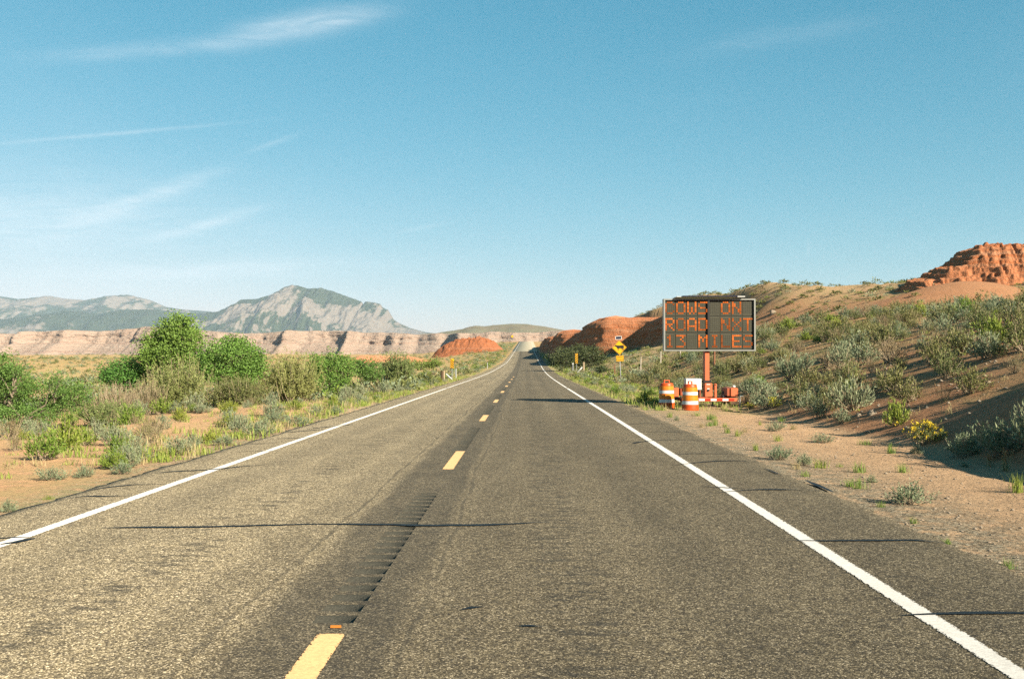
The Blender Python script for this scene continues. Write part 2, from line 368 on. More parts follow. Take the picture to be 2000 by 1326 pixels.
def mountain_mat():
    m = bpy.data.materials.new('mountain_rock'); m.use_nodes = True; N = NT(m.node_tree); N.n.clear()
    out = N.node('ShaderNodeOutputMaterial'); tc = N.node('ShaderNodeTexCoord'); O = tc.outputs['Object']
    at = N.node('ShaderNodeAttribute', attribute_name='mask'); ms = N.node('ShaderNodeSeparateColor', {0: at.outputs['Color']})
    n1 = N.noise(O, 0.006, 6, 0.65); n2 = N.noise(O, 0.03, 5, 0.7)
    rk = N.mix(n2, (0.13, 0.106, 0.0854), (0.273, 0.232, 0.191)); fo = N.mix(n2, (0.0239, 0.0376, 0.0205), (0.0683, 0.082, 0.0444))
    f = N.smooth(N.m('ADD', ms.outputs[0], N.m('MULTIPLY', N.m('SUBTRACT', n1, 0.5), 0.9)), 0.40, 0.60)
    c = N.mix(f, fo, rk)
    b = N.node('ShaderNodeBsdfPrincipled', {'Base Color': c, 'Roughness': 1.0, 'Specular IOR Level': 0.0})
    bn = N.node('ShaderNodeBump', {'Height': N.m('ADD', n1, N.m('MULTIPLY', n2, 0.5)), 'Strength': 0.9, 'Distance': 40.0}); N.put(b.inputs['Normal'], bn.outputs[0])
    N.l.new(b.outputs[0], out.inputs[0]); return m

M = {}
M['asphalt'] = asphalt_mat()
M['white_line'] = paint_mat('white_road_paint', (0.44, 0.425, 0.40), 0.88)
M['yellow_line'] = paint_mat('yellow_road_paint', (0.42, 0.262, 0.118), 1.02)
M['tar'] = pmat('crack_tar', (0.00956, 0.00888, 0.0082), 0.55, var=0.4, vscale=12, bump=0.3, bscale=60)
M['milled'] = pmat('milled_asphalt', (0.046, 0.043, 0.032), 0.7, var=0.7, vscale=60, bump=0.5, bscale=90)
M['rust'] = pmat('rusty_metal', (0.376, 0.137, 0.0205), 0.6, var=0.3)
M['concrete'] = pmat('pale_concrete', (0.369, 0.321, 0.232), 0.95, var=0.14, vscale=1.5, spec=0.02)
M['soil'] = ground_mat()
M['redrock'] = rock_mat('red_sandstone', (0.314, 0.098, 0.038), (0.408, 0.158, 0.067), (0.393, 0.189, 0.102), 0.8, 0.8, 0.5, 0.45)
M['redsoil'] = rock_mat('red_earth', (0.253, 0.0786, 0.0287), (0.321, 0.113, 0.0451), (0.314, 0.137, 0.0717), 0.5, 1.0, 0.9, 0.5)
M['mesa'] = rock_mat('pale_pink_sandstone', (0.294, 0.219, 0.167), (0.41, 0.335, 0.266), (0.287, 0.191, 0.143), 0.16, 1.0, 0.03, 8.0, wav=2.6)
M['mountain'] = mountain_mat()
M['stone'] = rock_mat('field_stone', (0.178, 0.137, 0.0956), (0.342, 0.287, 0.219), (0.273, 0.205, 0.15), 3.0, 0.5, 3.0, 0.03)
M['bark'] = pmat('grey_bark', (0.143, 0.113, 0.0786), 0.9, var=0.35, vscale=6, bump=0.5, bscale=20)
M['twig'] = pmat('dry_twig', (0.232, 0.178, 0.116), 0.9, var=0.3, vscale=5)
M['cotton'] = leaf_mat('cottonwood_leaf', [(0.068, 0.13, 0.025), (0.124, 0.224, 0.041), (0.198, 0.311, 0.069)], 0.3)
M['willow'] = leaf_mat('willow_leaf', [(0.069, 0.123, 0.025), (0.125, 0.203, 0.04), (0.212, 0.296, 0.073)], 0.3)
M['tamar'] = leaf_mat('tamarisk_leaf', [(0.109, 0.136, 0.04), (0.193, 0.217, 0.07), (0.283, 0.298, 0.114)], 0.25)
M['drybush'] = leaf_mat('dry_bush_leaf', [(0.129, 0.106, 0.0505), (0.203, 0.166, 0.0786), (0.277, 0.231, 0.12)], 0.2)
M['juniper'] = leaf_mat('dark_bush_leaf', [(0.0314, 0.0444, 0.0157), (0.0581, 0.0758, 0.0266), (0.0977, 0.115, 0.0492)], 0.15)
M['sage'] = leaf_mat('sage_leaf', [(0.106, 0.131, 0.07), (0.179, 0.211, 0.119), (0.27, 0.304, 0.184)], 0.2)
M['olive'] = leaf_mat('olive_sage_leaf', [(0.081, 0.089, 0.027), (0.138, 0.145, 0.046), (0.211, 0.213, 0.077)], 0.2)
M['green'] = leaf_mat('green_shrub_leaf', [(0.095, 0.141, 0.019), (0.177, 0.235, 0.034), (0.278, 0.329, 0.063)], 0.3)
M['grass'] = leaf_mat('green_grass', [(0.101, 0.163, 0.023), (0.194, 0.264, 0.046), (0.315, 0.345, 0.092)], 0.3)
M['straw'] = leaf_mat('straw_grass', [(0.22, 0.189, 0.0786), (0.33, 0.275, 0.126), (0.432, 0.361, 0.189)], 0.3)
M['flower'] = leaf_mat('yellow_flower', [(0.45, 0.35, 0.015), (0.58, 0.48, 0.03), (0.62, 0.53, 0.05)], 0.3)
M['redstalk'] = leaf_mat('red_stalk', [(0.205, 0.0751, 0.0342), (0.287, 0.116, 0.0546), (0.328, 0.164, 0.082)], 0.1)

# ------------------------------------------------------------------ the lie of the land
_ys = np.arange(-80.0, 13600.0, 2.0)
_zr = np.interp(_ys, [-80, 0, 98, 130, 170, 229, 300, 373, 500, 663, 700, 760, 900, 1600, 13600], [0, 0, 0, .12, .5, 1.35, 3.2, 5.3, 9.3, 14.6, 15.0, 13.5, 11, 13, 13])
_k = np.ones(9)/9; _zs = np.convolve(np.pad(_zr, 4, 'edge'), _k, 'valid'); _zs = np.convolve(np.pad(_zs, 4, 'edge'), _k, 'valid')
_xr = np.interp(_ys, [-80, 100, 229, 373, 663, 1500, 13600], [0, 0, .8, 1.1, 2.2, 4, 4]); _xs = np.convolve(np.pad(_xr, 20, 'edge'), np.ones(41)/41, 'valid')
def zroad(y): return np.interp(y, _ys, _zs)
def xroad(y): return np.interp(y, _ys, _xs)
EL, ER = -4.45, 5.05                          # pavement edges
BUMPS = [(31.5, 80, .8, 7.5, 6), (40, 86, 3.0, 8, 6), (33, 93, 1.6, 9, 6), (24, 70, .8, 8, 6), (-7.6, 33, .32, 2.6, 3.2), (-11.5, 22, .30, 3, 2.5), (-9.5, 27, .28, 2.2, 2), (-12, 40, .4, 4, 3), (-8.5, 17, .22, 2.0, 2.0)]

def H(x, y, fine=True):
    x = np.asarray(x, float); y = np.asarray(y, float)
    zr = zroad(y); u = x-xroad(y)
    # left: verge, shallow wash with trees, plain rising to the mesas
    sL = np.maximum(-(u-EL), 0)
    Lb = np.interp(y, [-80, 0, 40, 60, 90, 150, 300, 700, 1500, 13600], [-.6, -.6, -.8, -1.2, -1.1, -.6, 1.6, 5.0, 9, 11])
    wl = np.interp(y, [180, 330, 420, 650, 900], [11, 30, 45, 90, 120]); bl = sstep(sL, .5, wl)
    left = (zr-.035-.018*np.minimum(sL, 4))*(1-bl)+Lb*bl
    # right: flat shelf, then the slope up to a bench
    sR = np.maximum(u-ER, 0)
    toe = 4.1+.5*fbm(y*.07, y*0+3.3, 5, 2)
    t = np.maximum(sR-toe, 0)
    cut = np.interp(y, [-80, 0, 12, 17, 22, 200], [1.5, 1.5, 1.5, .9, 0, 0])       # a steep cut bank close to the road
    rise = .385*t+cut*sstep(t, 0, 2.3)
    cap = np.interp(y, [-80, 20, 40, 90, 130, 13600], [5.2, 5.2, 4.6, 4.5, 5, 5]) + np.maximum(sR-20, 0)*.05
    h1 = cap*(1-np.exp(-(rise/cap)-.5*(rise/cap)**2))
    h1 = h1*(1-sstep(y, 380, 700))
    right = zr-.035-.012*np.minimum(sR, 4)+h1
    # second hill and the bench behind the cliffs
    foot = np.interp(y, [84, 98, 118, 138, 142, 172, 180, 250, 264, 330, 340, 450, 700, 900], [110, 52, 33, 29, 31, 27.5, 21, 17.6, 15, 14.6, 13.5, 12.6, 13, 60])
    gy = np.interp(y, [84, 98, 118, 138, 142, 13600], [3.5, 2.4, 1.0, .5, .25, .1])
    ds = (x-foot)/np.sqrt(1+gy**2)
    wd = np.interp(y, [84, 130, 142, 160], [26, 22, 12, 3.5])
    plat = np.interp(y, [90, 130, 150, 165, 190, 220, 300, 450, 663, 900], [11.6, 11.5, 12.0, 11.0, 10.2, 9.6, 10.0, 12, 16, 14])
    plat = plat+.02*np.maximum(ds, 0)+np.clip(.30*(ds-2), 0, 2.9)*sstep(y, 120, 160)*(1-sstep(y, 200, 260))*(1-sstep(x, 35, 46))
    f2 = sstep(ds, 0, 1)*0+np.clip(ds/wd, 0, 1); f2 = 1-(1-f2)**1.7
    f2 = f2*(y > 84)*(1-sstep(y, 700, 880))
    right = right*(1-f2)+np.maximum(plat, right)*f2
    # the hill goes on rising to the right
    right = right + 4.2*sstep(x, 52, 76)*sstep(y, 95, 122)*(1-sstep(y, 250, 500))
    side = sstep(u, -1, 1)
    z = left*(1-side)+right*side
    for bx, by, bh, bw, bl in BUMPS:
        z = z+bh*np.exp(-((x-bx)/bw)**2-((y-by)/bl)**2)
    off = np.maximum(sL, sR)
    if fine:
        a = sstep(off, .3, 4)
        z = z+a*(.10*fbm(x*.55, y*.55, 11, 4)+.35*fbm(x*.09, y*.09, 21, 3)*sstep(off, 4, 14))
        z = z+sstep(f2, .05, .5)*(1-sstep(f2, .9, 1.0))*1.9*(ridged(x*.09+y*.05, y*.03, 31, 4)-.6)*(off > 6)
        z = z+sstep(np.hypot(x, y), 150, 900)*3.0*fbm(x*.006, y*.006, 41, 4)*sstep(off, 6, 60)
        wheel = np.exp(-((sR-2.1)/.22)**2)+np.exp(-((sR-3.6)/.22)**2)
        z = z-.035*wheel*(y < 34)*(.6+.4*fbm(x*2, y*2, 77, 2))
    ins = np.minimum(u-EL, ER-u)                     # how far inside the pavement: the bed sinks under it
    return np.where(off <= 0, zr-.035-.085*sstep(ins, .22, .45), z)

_hy = 2.5*1.004**np.arange(1480)
def hit(px, py):
    r = ray(px, py); p = CAM[None]+r[None]*_hy[:, None]
    i = int(np.argmax(p[:, 2] < H(p[:, 0], p[:, 1])))
    yy = np.linspace(_hy[max(i-1, 0)], _hy[i], 24); p = CAM[None]+r[None]*yy[:, None]
    j = int(np.argmax(p[:, 2] <= H(p[:, 0], p[:, 1])+1e-4)); return p[j]
def axis(dense, step, grow, end):
    v = [0.0]
    while v[-1] < end:
        v.append(v[-1]+max(step, (v[-1]-dense)*grow+step) if v[-1] > dense else v[-1]+step)
    return np.array(v)
def make_ground():
    xa = axis(13, .30, .038, 7800); xs = np.concatenate([-xa[:0:-1], xa])+.3
    xs = np.sort(np.concatenate([xs, [EL, EL+.2, EL+.47, ER, ER-.2, ER-.47]]))
    ya = axis(34, .30, .0155, 13400); ys = np.concatenate([-axis(10, .8, .3, 200)[:0:-1], ya])
    X, Y = np.meshgrid(xs, ys); X = X+xroad(Y)*(np.abs(X) < 60)
    Z = H(X, Y)
    me = grid_mesh('ground', X, Y, Z, [M['soil']])
    u = X-xroad(Y); off = np.maximum(np.maximum(-(u-EL), u-ER), 0)
    foot = np.interp(Y, [84, 98, 118, 138, 142, 172, 180, 250, 330, 450, 700], [110, 52, 33, 29, 31, 27.5, 21, 17.6, 14.6, 12.6, 13])
    hill2 = sstep(X-foot, -9, 0)*(Y > 70)*(X > 0)
    dome = np.exp(-((X-36)/13)**4-((Y-84)/11)**4)*(Z > 5.3); red = 1.0*dome+.22*(X < 3)+1.0*((X > 9) & (Y < 85))+.75*hill2*(1-sstep(Z, 8.8, 11.2))+.55*sstep(Y, 120, 260)+.15*(X < 0)*(Y < 80)+.25*fbm(X*.05, Y*.05, 3, 3)
    grav = np.clip(np.where(X > 0, np.exp(-(off/1.5)**2), np.exp(-(off/.6)**2)), 0, 1)*(Y < 200)
    grav = np.maximum(grav, .10*(X > 8.8)*(Y < 70))
    veg = .38+.55*sstep(Y, 45, 120)+.45*fbm(X*.04, Y*.04, 9, 4)
    veg = np.where((X > 0) & (off < 6) & (Y < 32), .0, veg)
    veg = np.where((X > 0) & (Y > 40) & (off < 12), .75, veg)
    veg = np.where((X > 16) & (Y > 84) & (Z > 7), .42*veg, veg); veg = veg*(1-dome); veg = veg*(1-.9*hill2*(1-sstep(Z, 7.5, 10)))
    attr(me, 'mask', np.stack([np.clip(red, 0, 1), grav, np.clip(veg, 0, 1)], -1).reshape(-1, 3))
    return tag(add('ground', me), kind='structure')
make_ground()

# ------------------------------------------------------------------ road
CONC = 372.0
DASH0, PERIOD, DASHL = 6.04-3.05, 12.19, 3.05
def make_road():
    ys = np.concatenate([np.arange(-12, 40, .2), np.arange(40, 120, 1.0), np.arange(120, CONC, 4.0), [CONC]])
    jl = .07*fbm(ys*1.3, ys*0, 51, 4)+.05*fbm(ys*5, ys*0, 52, 2); jr = .08*fbm(ys*1.3, ys*0, 53, 4)+.05*fbm(ys*5, ys*0, 54, 2)
    z = zroad(ys); xc = xroad(ys)
    def strip(cols_):
        X = np.stack([c[0] for c in cols_], 1)+xc[:, None]; Z = np.stack([c[1] for c in cols_], 1)
        return X, np.repeat(ys[:, None], len(cols_), 1), Z
    o = np.zeros_like(ys)
    A = strip([(EL+jl-.03, z-.13), (EL+jl, z-.012), (EL+.2+o, z), (o-2, z), (o-.14, z)])
    B = strip([(o+.12, z), (o+2.5, z), (ER-.2+o, z), (ER+jr, z-.012), (ER+jr+.03, z-.13)])
    road = tag(add('road', grid_mesh('road', *A, [M['asphalt']], False)), kind='structure')
    add('right_lane', grid_mesh('right_lane', *B, [M['asphalt']], False), road)
    # milled rumble strip between the two halves, scalloped along its length
    ry = np.concatenate([np.arange(-12, 70, .29/8), np.arange(70, CONC, 4.0), [CONC]])
    ph = (ry-DASH0) % PERIOD; on = (ph > DASHL+.22) & (ph < DASHL+6.4) & (ry < 68)
    g = ((ry-DASH0-DASHL) % .29)/.29; dip = np.where(on, .032*np.clip((np.sin(g*2*math.pi)+.25)*1.5, 0, 1.0), 0)
    zz = zroad(ry)
    X = np.stack([xroad(ry)-.14, xroad(ry)-.135, xroad(ry)+.115, xroad(ry)+.12], 1); Z = np.stack([zz, zz-dip, zz-dip, zz], 1)
    me = grid_mesh('rumble_strip', X, np.repeat(ry[:, None], 4, 1), Z, [M['asphalt'], M['milled']], False)
    mi = np.repeat(((dip[:-1]+dip[1:]) > .006).astype(np.int32), 3); me.polygons.foreach_set('material_index', mi)
    add('rumble_strip', me, road)
    cy = np.concatenate([np.arange(CONC, 900, 6.0)])
    X = np.stack([xroad(cy)+EL-.1, xroad(cy)+EL, xroad(cy)+ER, xroad(cy)+ER+.1], 1); Z = np.stack([zroad(cy)-.2, zroad(cy), zroad(cy), zroad(cy)-.2], 1)
    add('concrete_pavement', grid_mesh('concrete_pavement', X, np.repeat(cy[:, None], 4, 1), Z, [M['concrete']], False), road)
    # painted lines
    def painted(name, xm, w, y0, y1, st, mat):
        ly = np.linspace(y0, y1, max(3, int((y1-y0)/st)+1)); 
        cs = np.array([-.5, -.30, 0, .30, .5])*w
        X = xm+xroad(ly)[:, None]+cs[None]; Y = np.repeat(ly[:, None], 5, 1); Z = np.repeat((zroad(ly)+.005)[:, None], 5, 1)
        me = grid_mesh(name, X, Y, Z, [mat], False)
        e = np.zeros_like(X); e[:, 0] = e[:, -1] = 1; e[0] = e[-1] = 1
        a = me.attributes.new('edge', 'FLOAT', 'POINT'); a.data.foreach_set('value', e.ravel().astype(np.float32))
        return add(name, me, road)
    for xm, nm in ((-3.50, 'edge_line'), (3.80, 'edge_line')):
        painted(nm, xm, .15, -8, 60, .5, M['white_line']); painted(nm, xm, .13, 60, 860, 4.0, M['white_line'])
    for k in range(9):
        painted('center_dash', .035, .17, DASH0+k*PERIOD, DASH0+k*PERIOD+DASHL, .1, M['yellow_line'])
    # poured tar over the cracks, traced on the road plane
    fork = np.random.default_rng(6)
    def tar(pts, w, g=None):
        if g is None: g = [CAM+ray(a, b)*(CAM[2]/-ray(a, b)[2]) for a, b in pts]
        g = np.array(g); first = len(pts) > 0; pts = pts or [(int(abs(g[0][0])*97), int(abs(g[0][1])*31)), (int(abs(g[-1][0])*53), 3)]
        n = max(8, int(np.linalg.norm(g[-1]-g[0])/.12)); t = np.linspace(0, len(g)-1, n)
        c = np.stack([np.interp(t, range(len(g)), g[:, i]) for i in (0, 1)], 1)
        c[:, 1] += .035*fbm(c[:, 0]*1.5, c[:, 1]*0, int(pts[0][0]), 4)+.012*fbm(c[:, 0]*9, c[:, 1]*0, int(pts[0][1]), 2)
        d = np.gradient(c, axis=0); d /= np.linalg.norm(d, axis=1)[:, None]; nn = np.stack([-d[:, 1], d[:, 0]], 1)
        ww = w*(.55+1.0*vn(np.arange(n)*.35, np.zeros(n), int(pts[-1][0])))*np.minimum(1, np.minimum(np.arange(n), np.arange(n)[::-1])/4.0+.15)
        L = c+nn*ww[:, None]/2; R = c-nn*ww[:, None]/2
        X = np.stack([L[:, 0], R[:, 0]], 1); Y = np.stack([L[:, 1], R[:, 1]], 1)
        add('tar_seam', grid_mesh('tar_seam', X, Y, zroad(Y)+(.0095 if first else .0125), [M['tar']], False), road)
        if first and n > 14:
            for _ in range(fork.integers(1, 3)):
                i = int(fork.integers(3, n-3)); ln = fork.uniform(.25, .8); a = fork.uniform(-.9, .9)
                e = c[i]+np.array([math.cos(a)*ln*fork.choice([-1, 1]), math.sin(a)*ln]); mdl = (c[i]+e)/2+fork.normal(0, .04, 2)
                if EL+.3 < e[0] < ER-.3: tar([], w*.5, [(*c[i], 0), (*mdl, 0), (*e, 0)])
    for pts, w in [
        ([(198, 1032), (420, 1029), (640, 1024), (830, 1027), (960, 1025), (1075, 1020)], .062),
        ([(-60, 1052), (20, 1050), (66, 1050)], .05), ([(2, 1064), (30, 1060), (52, 1055), (70, 1052)], .13),
        ([(168, 959), (214, 952), (267, 947), (326, 946)], .05), ([(130, 975), (164, 970), (214, 970), (263, 969)], .05),
        ([(294, 925), (343, 921), (405, 918), (458, 913), (523, 907)], .05), ([(431, 884), (500, 881), (561, 881)], .05),
        ([(480, 868), (540, 866)], .05), ([(520, 858), (620, 854)], .05), ([(548, 846), (640, 838)], .06), ([(600, 838), (690, 829)], .06),
        ([(1312, 909), (1356, 905), (1395, 901), (1430, 900), (1497, 903)], .05), ([(1395, 963), (1470, 957), (1540, 957), (1615, 959)], .055),
        ([(1312, 888), (1360, 886), (1430, 887), (1465, 889)], .045), ([(1237, 866), (1270, 861), (1330, 859), (1400, 861)], .05), ([(1236, 867), (1252, 863)], .08),
        ([(1230, 845), (1290, 843), (1365, 846)], .045), ([(1210, 829), (1260, 827), (1312, 828)], .045), ([(1195, 813), (1280, 813)], .05), ([(1190, 806), (1245, 806)], .05),
        ([(1370, 951), (1420, 953), (1450, 955)], .05),
        ([(1532, 1057), (1610, 1057), (1700, 1056), (1790, 1055), (1850, 1061)], .05),
        ([(1760, 1203), (1860, 1200), (1960, 1198), (2060, 1197)], .075),
        ([(1572, 938), (1600, 950), (1628, 962)], .07), ([(1495, 916), (1525, 928)], .06),
        ([(905, 742), (960, 739), (1068, 736)], .10),
        ([(900, 1192), (922, 1187), (946, 1186)], .035), ([(1010, 1224), (1035, 1223), (1062, 1226)], .03)]:
        tar(pts, w)
    # bent rusty reflector tab standing at the end of the near dash
    p = CAM+ray(656, 1226)*(CAM[2]/-ray(656, 1226)[2])
    t = MB(); t.box(-.033, .033, -.010, .010, 0, .005, 0); t.box(-.033, .033, -.003, .003, .005, .014)
    tag(t.build('road_reflector', M['rust'], None, loc=(p[0], p[1], .004)), 'small orange reflector tab on the road before the nearest yellow dash', 'reflector')
make_road()

# ------------------------------------------------------------------ cliffs, mounds, mesas, mountains
def chaikin(p, n):
    p = np.array(p, float)
    for _ in range(n):
        q = np.empty((2*len(p)-2, p.shape[1])); q[0::2] = .75*p[:-1]+.25*p[1:]; q[1::2] = .25*p[:-1]+.75*p[1:]
        p = np.vstack([p[:1], q, p[-1:]])
    return p
def sweep(name, path, step, prof, zbase, ztop, mat, seed, amp, nsc, kind='structure'):
    """path (n,2) walked with the open side on its LEFT; prof rows (offset outwards, height 0..1)"""
    d = np.concatenate([[0], np.cumsum(np.linalg.norm(np.diff(path, axis=0), axis=1))]); s = np.arange(0, d[-1], step)
    c = np.stack([np.interp(s, d, path[:, i]) for i in (0, 1)], 1)
    t = np.gradient(c, axis=0); t /= np.linalg.norm(t, axis=1)[:, None]; n = np.stack([-t[:, 1], t[:, 0]], 1)
    k = max(1, int(3/step)); n = np.stack([np.convolve(np.pad(n[:, i], k, 'edge'), np.ones(2*k+1)/(2*k+1), 'valid') for i in (0, 1)], 1)
    prof = np.array(prof); pt = np.linspace(0, 1, len(prof)); tt = np.linspace(0, 1, 46)
    off = np.interp(tt, pt, prof[:, 0]); hh = np.interp(tt, pt, prof[:, 1])
    zb = zbase(c[:, 0], c[:, 1]); zt = ztop(c[:, 0], c[:, 1])
    S = s[:, None]+0*tt; Z = zb[:, None]+(zt-zb)[:, None]*hh[None]
    D = amp*(fbm(S*nsc, Z*nsc*2.2, seed, 5)*1.0+.9*(ridged(S*nsc*.8, Z*nsc*.5, seed+9, 4)-.6))*(.25+np.sin(np.clip(tt*1.15, 0, 1)*math.pi))[None]
    D = D+amp*.75*(vn(Z*1.25+S*.015, S*.05, seed+51)-.5)*np.sin(np.clip(tt*1.1, 0, 1)*math.pi)[None]+amp*.30*fbm(S*.9, Z*.9, seed+61, 3)*np.sin(tt*math.pi)[None]
    Dz = .35*amp*fbm(S*nsc*1.7, Z*nsc*1.7, seed+31, 3)*(hh > .05)[None]
    O = off[None]+D
    X = c[:, 0][:, None]+n[:, 0][:, None]*O; Y = c[:, 1][:, None]+n[:, 1][:, None]*O
    return tag(add(name, grid_mesh(name, X, Y, Z+Dz, [mat])), kind=kind)

# red cliff line beside the road, stepping back to the crest (walked away from the camera, open side left)
cl = chaikin([(40, 150), (33, 147), (28, 144), (25.2, 144), (23.8, 147), (23.0, 158), (23.0, 170), (21.5, 174), (16.5, 175.5), (13.9, 177.5), (12.9, 182), (12.9, 200), (13.9, 240), (13.8, 247), (11.5, 249), (9.8, 252), (9.3, 257),
              (9.8, 290), (11.0, 322), (10.6, 327), (9.2, 330), (8.7, 336), (8.9, 390), (9.6, 440), (12, 470)], 2)
def foot_z(x, y): return H(x-2.5, y-1, False)-.6
def top_z(x, y): return np.interp(y, [130, 143, 160, 172, 180, 200, 250, 262, 330, 345, 450], [12.0, 11.2, 9.6, 9.2, 9.6, 9.5, 9.4, 9.6, 9.8, 10.2, 12])
sweep('red_cliff', cl, .45, [(3.0, 0), (1.9, .08), (1.1, .22), (.7, .42), (.3, .62), (-.1, .78), (-.8, .90), (-2.2, .985), (-4.5, 1.02), (-8, .98)], foot_z, top_z, M['redrock'], 101, .75, .16)

def mound(name, c, sx, sy, fn, mat, n=110, seed=1):
    u = np.linspace(-1, 1, n); U, V = np.meshgrid(u, u); X = c[0]+U*sx; Y = c[1]+V*sy
    return tag(add(name, grid_mesh(name, X, Y, fn(X, Y, U, V), [mat])), kind='structure')
def red_mound(X, Y, U, V):
    g = H(X, Y, False)-.5
    Uw = U+.06*fbm(X*.15, Y*.15, 70, 3)
    e = np.exp(-(np.abs(Uw+.22)/.40)**3-(V/.6)**2)*5.2+np.exp(-((Uw-.32)/.26)**2-((V+.1)/.5)**2)*4.6+np.exp(-((Uw-.62)/.18)**2-((V-.1)/.5)**2)*2.6+np.exp(-((Uw+.68)/.2)**2-(V/.5)**2)*1.6
    e = e*(1-sstep(np.maximum(np.abs(U), np.abs(V)), .78, 1))
    return g+1.28*e*(.88+.16*ridged(X*.25, Y*.12, 71, 4)+.10*fbm(X*.9, Y*.5, 74, 3))+.35*fbm(X*.6, Y*.6, 72, 5)*sstep(e, .1, 1.2)
mound('red_mound', (-21.5, 400), 17, 17, red_mound, M['redsoil'], 190)
def pink_mound(X, Y, U, V):
    g = H(X, Y, False)-.35
    e = (np.exp(-((U-.1)/.5)**2-(V/.5)**2)*2.0+np.exp(-((U+.5)/.3)**2-((V+.2)/.4)**2)*2.0)*(1-sstep(np.maximum(np.abs(U), np.abs(V)), .75, 1))
    return g+e*(.75+.5*ridged(X*.2, Y*.12, 75, 4))+.2*fbm(X*.4, Y*.4, 76, 4)*(e > .2)
M['pinksoil'] = rock_mat('pink_earth', (0.314, 0.143, 0.0751), (0.396, 0.225, 0.137), (0.342, 0.13, 0.0615), 0.6, 0.5, 0.4, 0.3)
mound('pink_mound', (-33, 265), 17, 12, pink_mound, M['pinksoil'], 90)

# sandstone rim above the right-hand slope
def rim(X, Y, U, V):
    g = H(X, Y, False)-.7
    fade = (1-sstep(np.abs(V), .6, 1))*sstep(U, -1, -.9)*(1-sstep(U, .72, 1))
    lobes = .5+.8*sstep(U, -.95, -.72)+1.0*sstep(U, -.62, -.28)+1.2*sstep(U, -.22, .12)-.9*sstep(U, .35, .7)
    front = sstep(V+.30*fbm(X*.35, Y*.2, 83, 4)+.10*fbm(X*1.6, Y*.6, 86, 2), -.9, .05)
    z = lobes*front*1.12+.30*fbm(X*.5, Y*.5, 85, 3); st = .46+.0*z; fr = (z/st) % 1
    z = .15*z+.85*(np.floor(z/st)*st+st*sstep(fr, .72, .97)+.12*st*fr)
    crack = ridged(X*.45, Y*.12, 81, 3)
    return g+fade*(z-.45*sstep(crack, .86, .97)+.22*fbm(X*1.3, Y*1.3, 82, 4)+.5)
mound('sandstone_rim', (54.6, 119), 8.2, 7.5, rim, M['redrock'], 190)

def mesa():
    xs = np.arange(-1750, 420, 3.6)
    px = 1024+(xs-1.2)/1600*1944
    row = np.interp(px, [-1100, 0, 60, 130, 280, 400, 520, 640, 760, 850, 905, 960, 1010, 1060, 1180, 1500], [640, 650, 646, 644, 641, 647, 648, 647, 648, 652, 654, 652, 650, 648, 646, 640])
    ye = 1585-60*sstep(px, 860, 930)+95*(ridged(xs*.0068, xs*0, 205, 3)-.6)+34*(ridged(xs*.021, xs*0+4, 207, 3)-.6)
    ye = ye-45*np.exp(-((px-905)/14)**2)-40*np.exp(-((px-575)/12)**2)-34*np.exp(-((px-690)/8)**2)-35*np.exp(-((px-135)/18)**2)-35*np.exp(-((px-55)/12)**2)
    zt = 1.65+(705-row)/1944*1600+4.2*fbm(xs*.016, xs*0, 209, 5)
    prof = np.array([(-86, 0), (-62, .16), (-38, .36), (-24, .47), (-20, .49), (-15, .66), (-9, .69), (-6, .86), (0, .89), (3, .97), (14, 1.0), (60, 1.01), (200, 1.03), (420, 1.05)])
    tt = np.linspace(0, 1, 64); pt = np.linspace(0, 1, len(prof)); off = np.interp(tt, pt, prof[:, 0]); hh = np.interp(tt, pt, prof[:, 1])
    Z = 9.0+(zt[None]-9.0)*hh[:, None]; X = np.repeat(xs[None], 64, 0)
    mid = np.sin(np.clip(tt/.8, 0, 1)*math.pi)[:, None]
    Y = ye[None]+off[:, None]-mid*(12*fbm(X*.022, Z*.05, 211, 5)+17*(ridged(X*.030, Z*.012, 213, 4)-.6))+mid*5*fbm(X*.2, Z*.25, 215, 3)
    Z = Z+mid*.9*fbm(X*.15, Y*.1, 217, 3)
    tag(add('mesa_cliff', grid_mesh('mesa_cliff', X, Y, Z, [M['mesa']])), kind='structure')
mesa()

def back_hill():
    px = np.linspace(780, 1300, 200); d = np.linspace(0, 1, 40)
    crest = np.interp(px, [780, 870, 905, 930, 950, 975, 1000, 1030, 1060, 1100, 1180, 1300], [656, 650, 643, 636, 636.5, 634, 632, 632, 638, 645, 650, 655])
    Yd = 1720+400*d; X = np.empty((40, 200)); Y = X.copy(); Z = X.copy()
    for i, yy in enumerate(Yd):
        X[i] = 1.2+(px-1024)/1944*2000; Y[i] = yy
        t = min(1, d[i]/.8); zc = 1.65+(705-crest)/1944*2000
        Z[i] = 20+(zc-20)*(1-(1-t)**2.2)+5*fbm(X[i]*.02, Y[i]*.02, 91, 4)*math.sin(t*math.pi)
    me = grid_mesh('scrub_hill', X, Y, Z, [rock_mat('scrubby_slope', (0.102, 0.099, 0.0649), (0.184, 0.171, 0.116), (0.15, 0.126, 0.0888), 0.05, 0.8, 0.05, 3.0)])
    tag(add('scrub_hill', me), kind='structure')
back_hill()

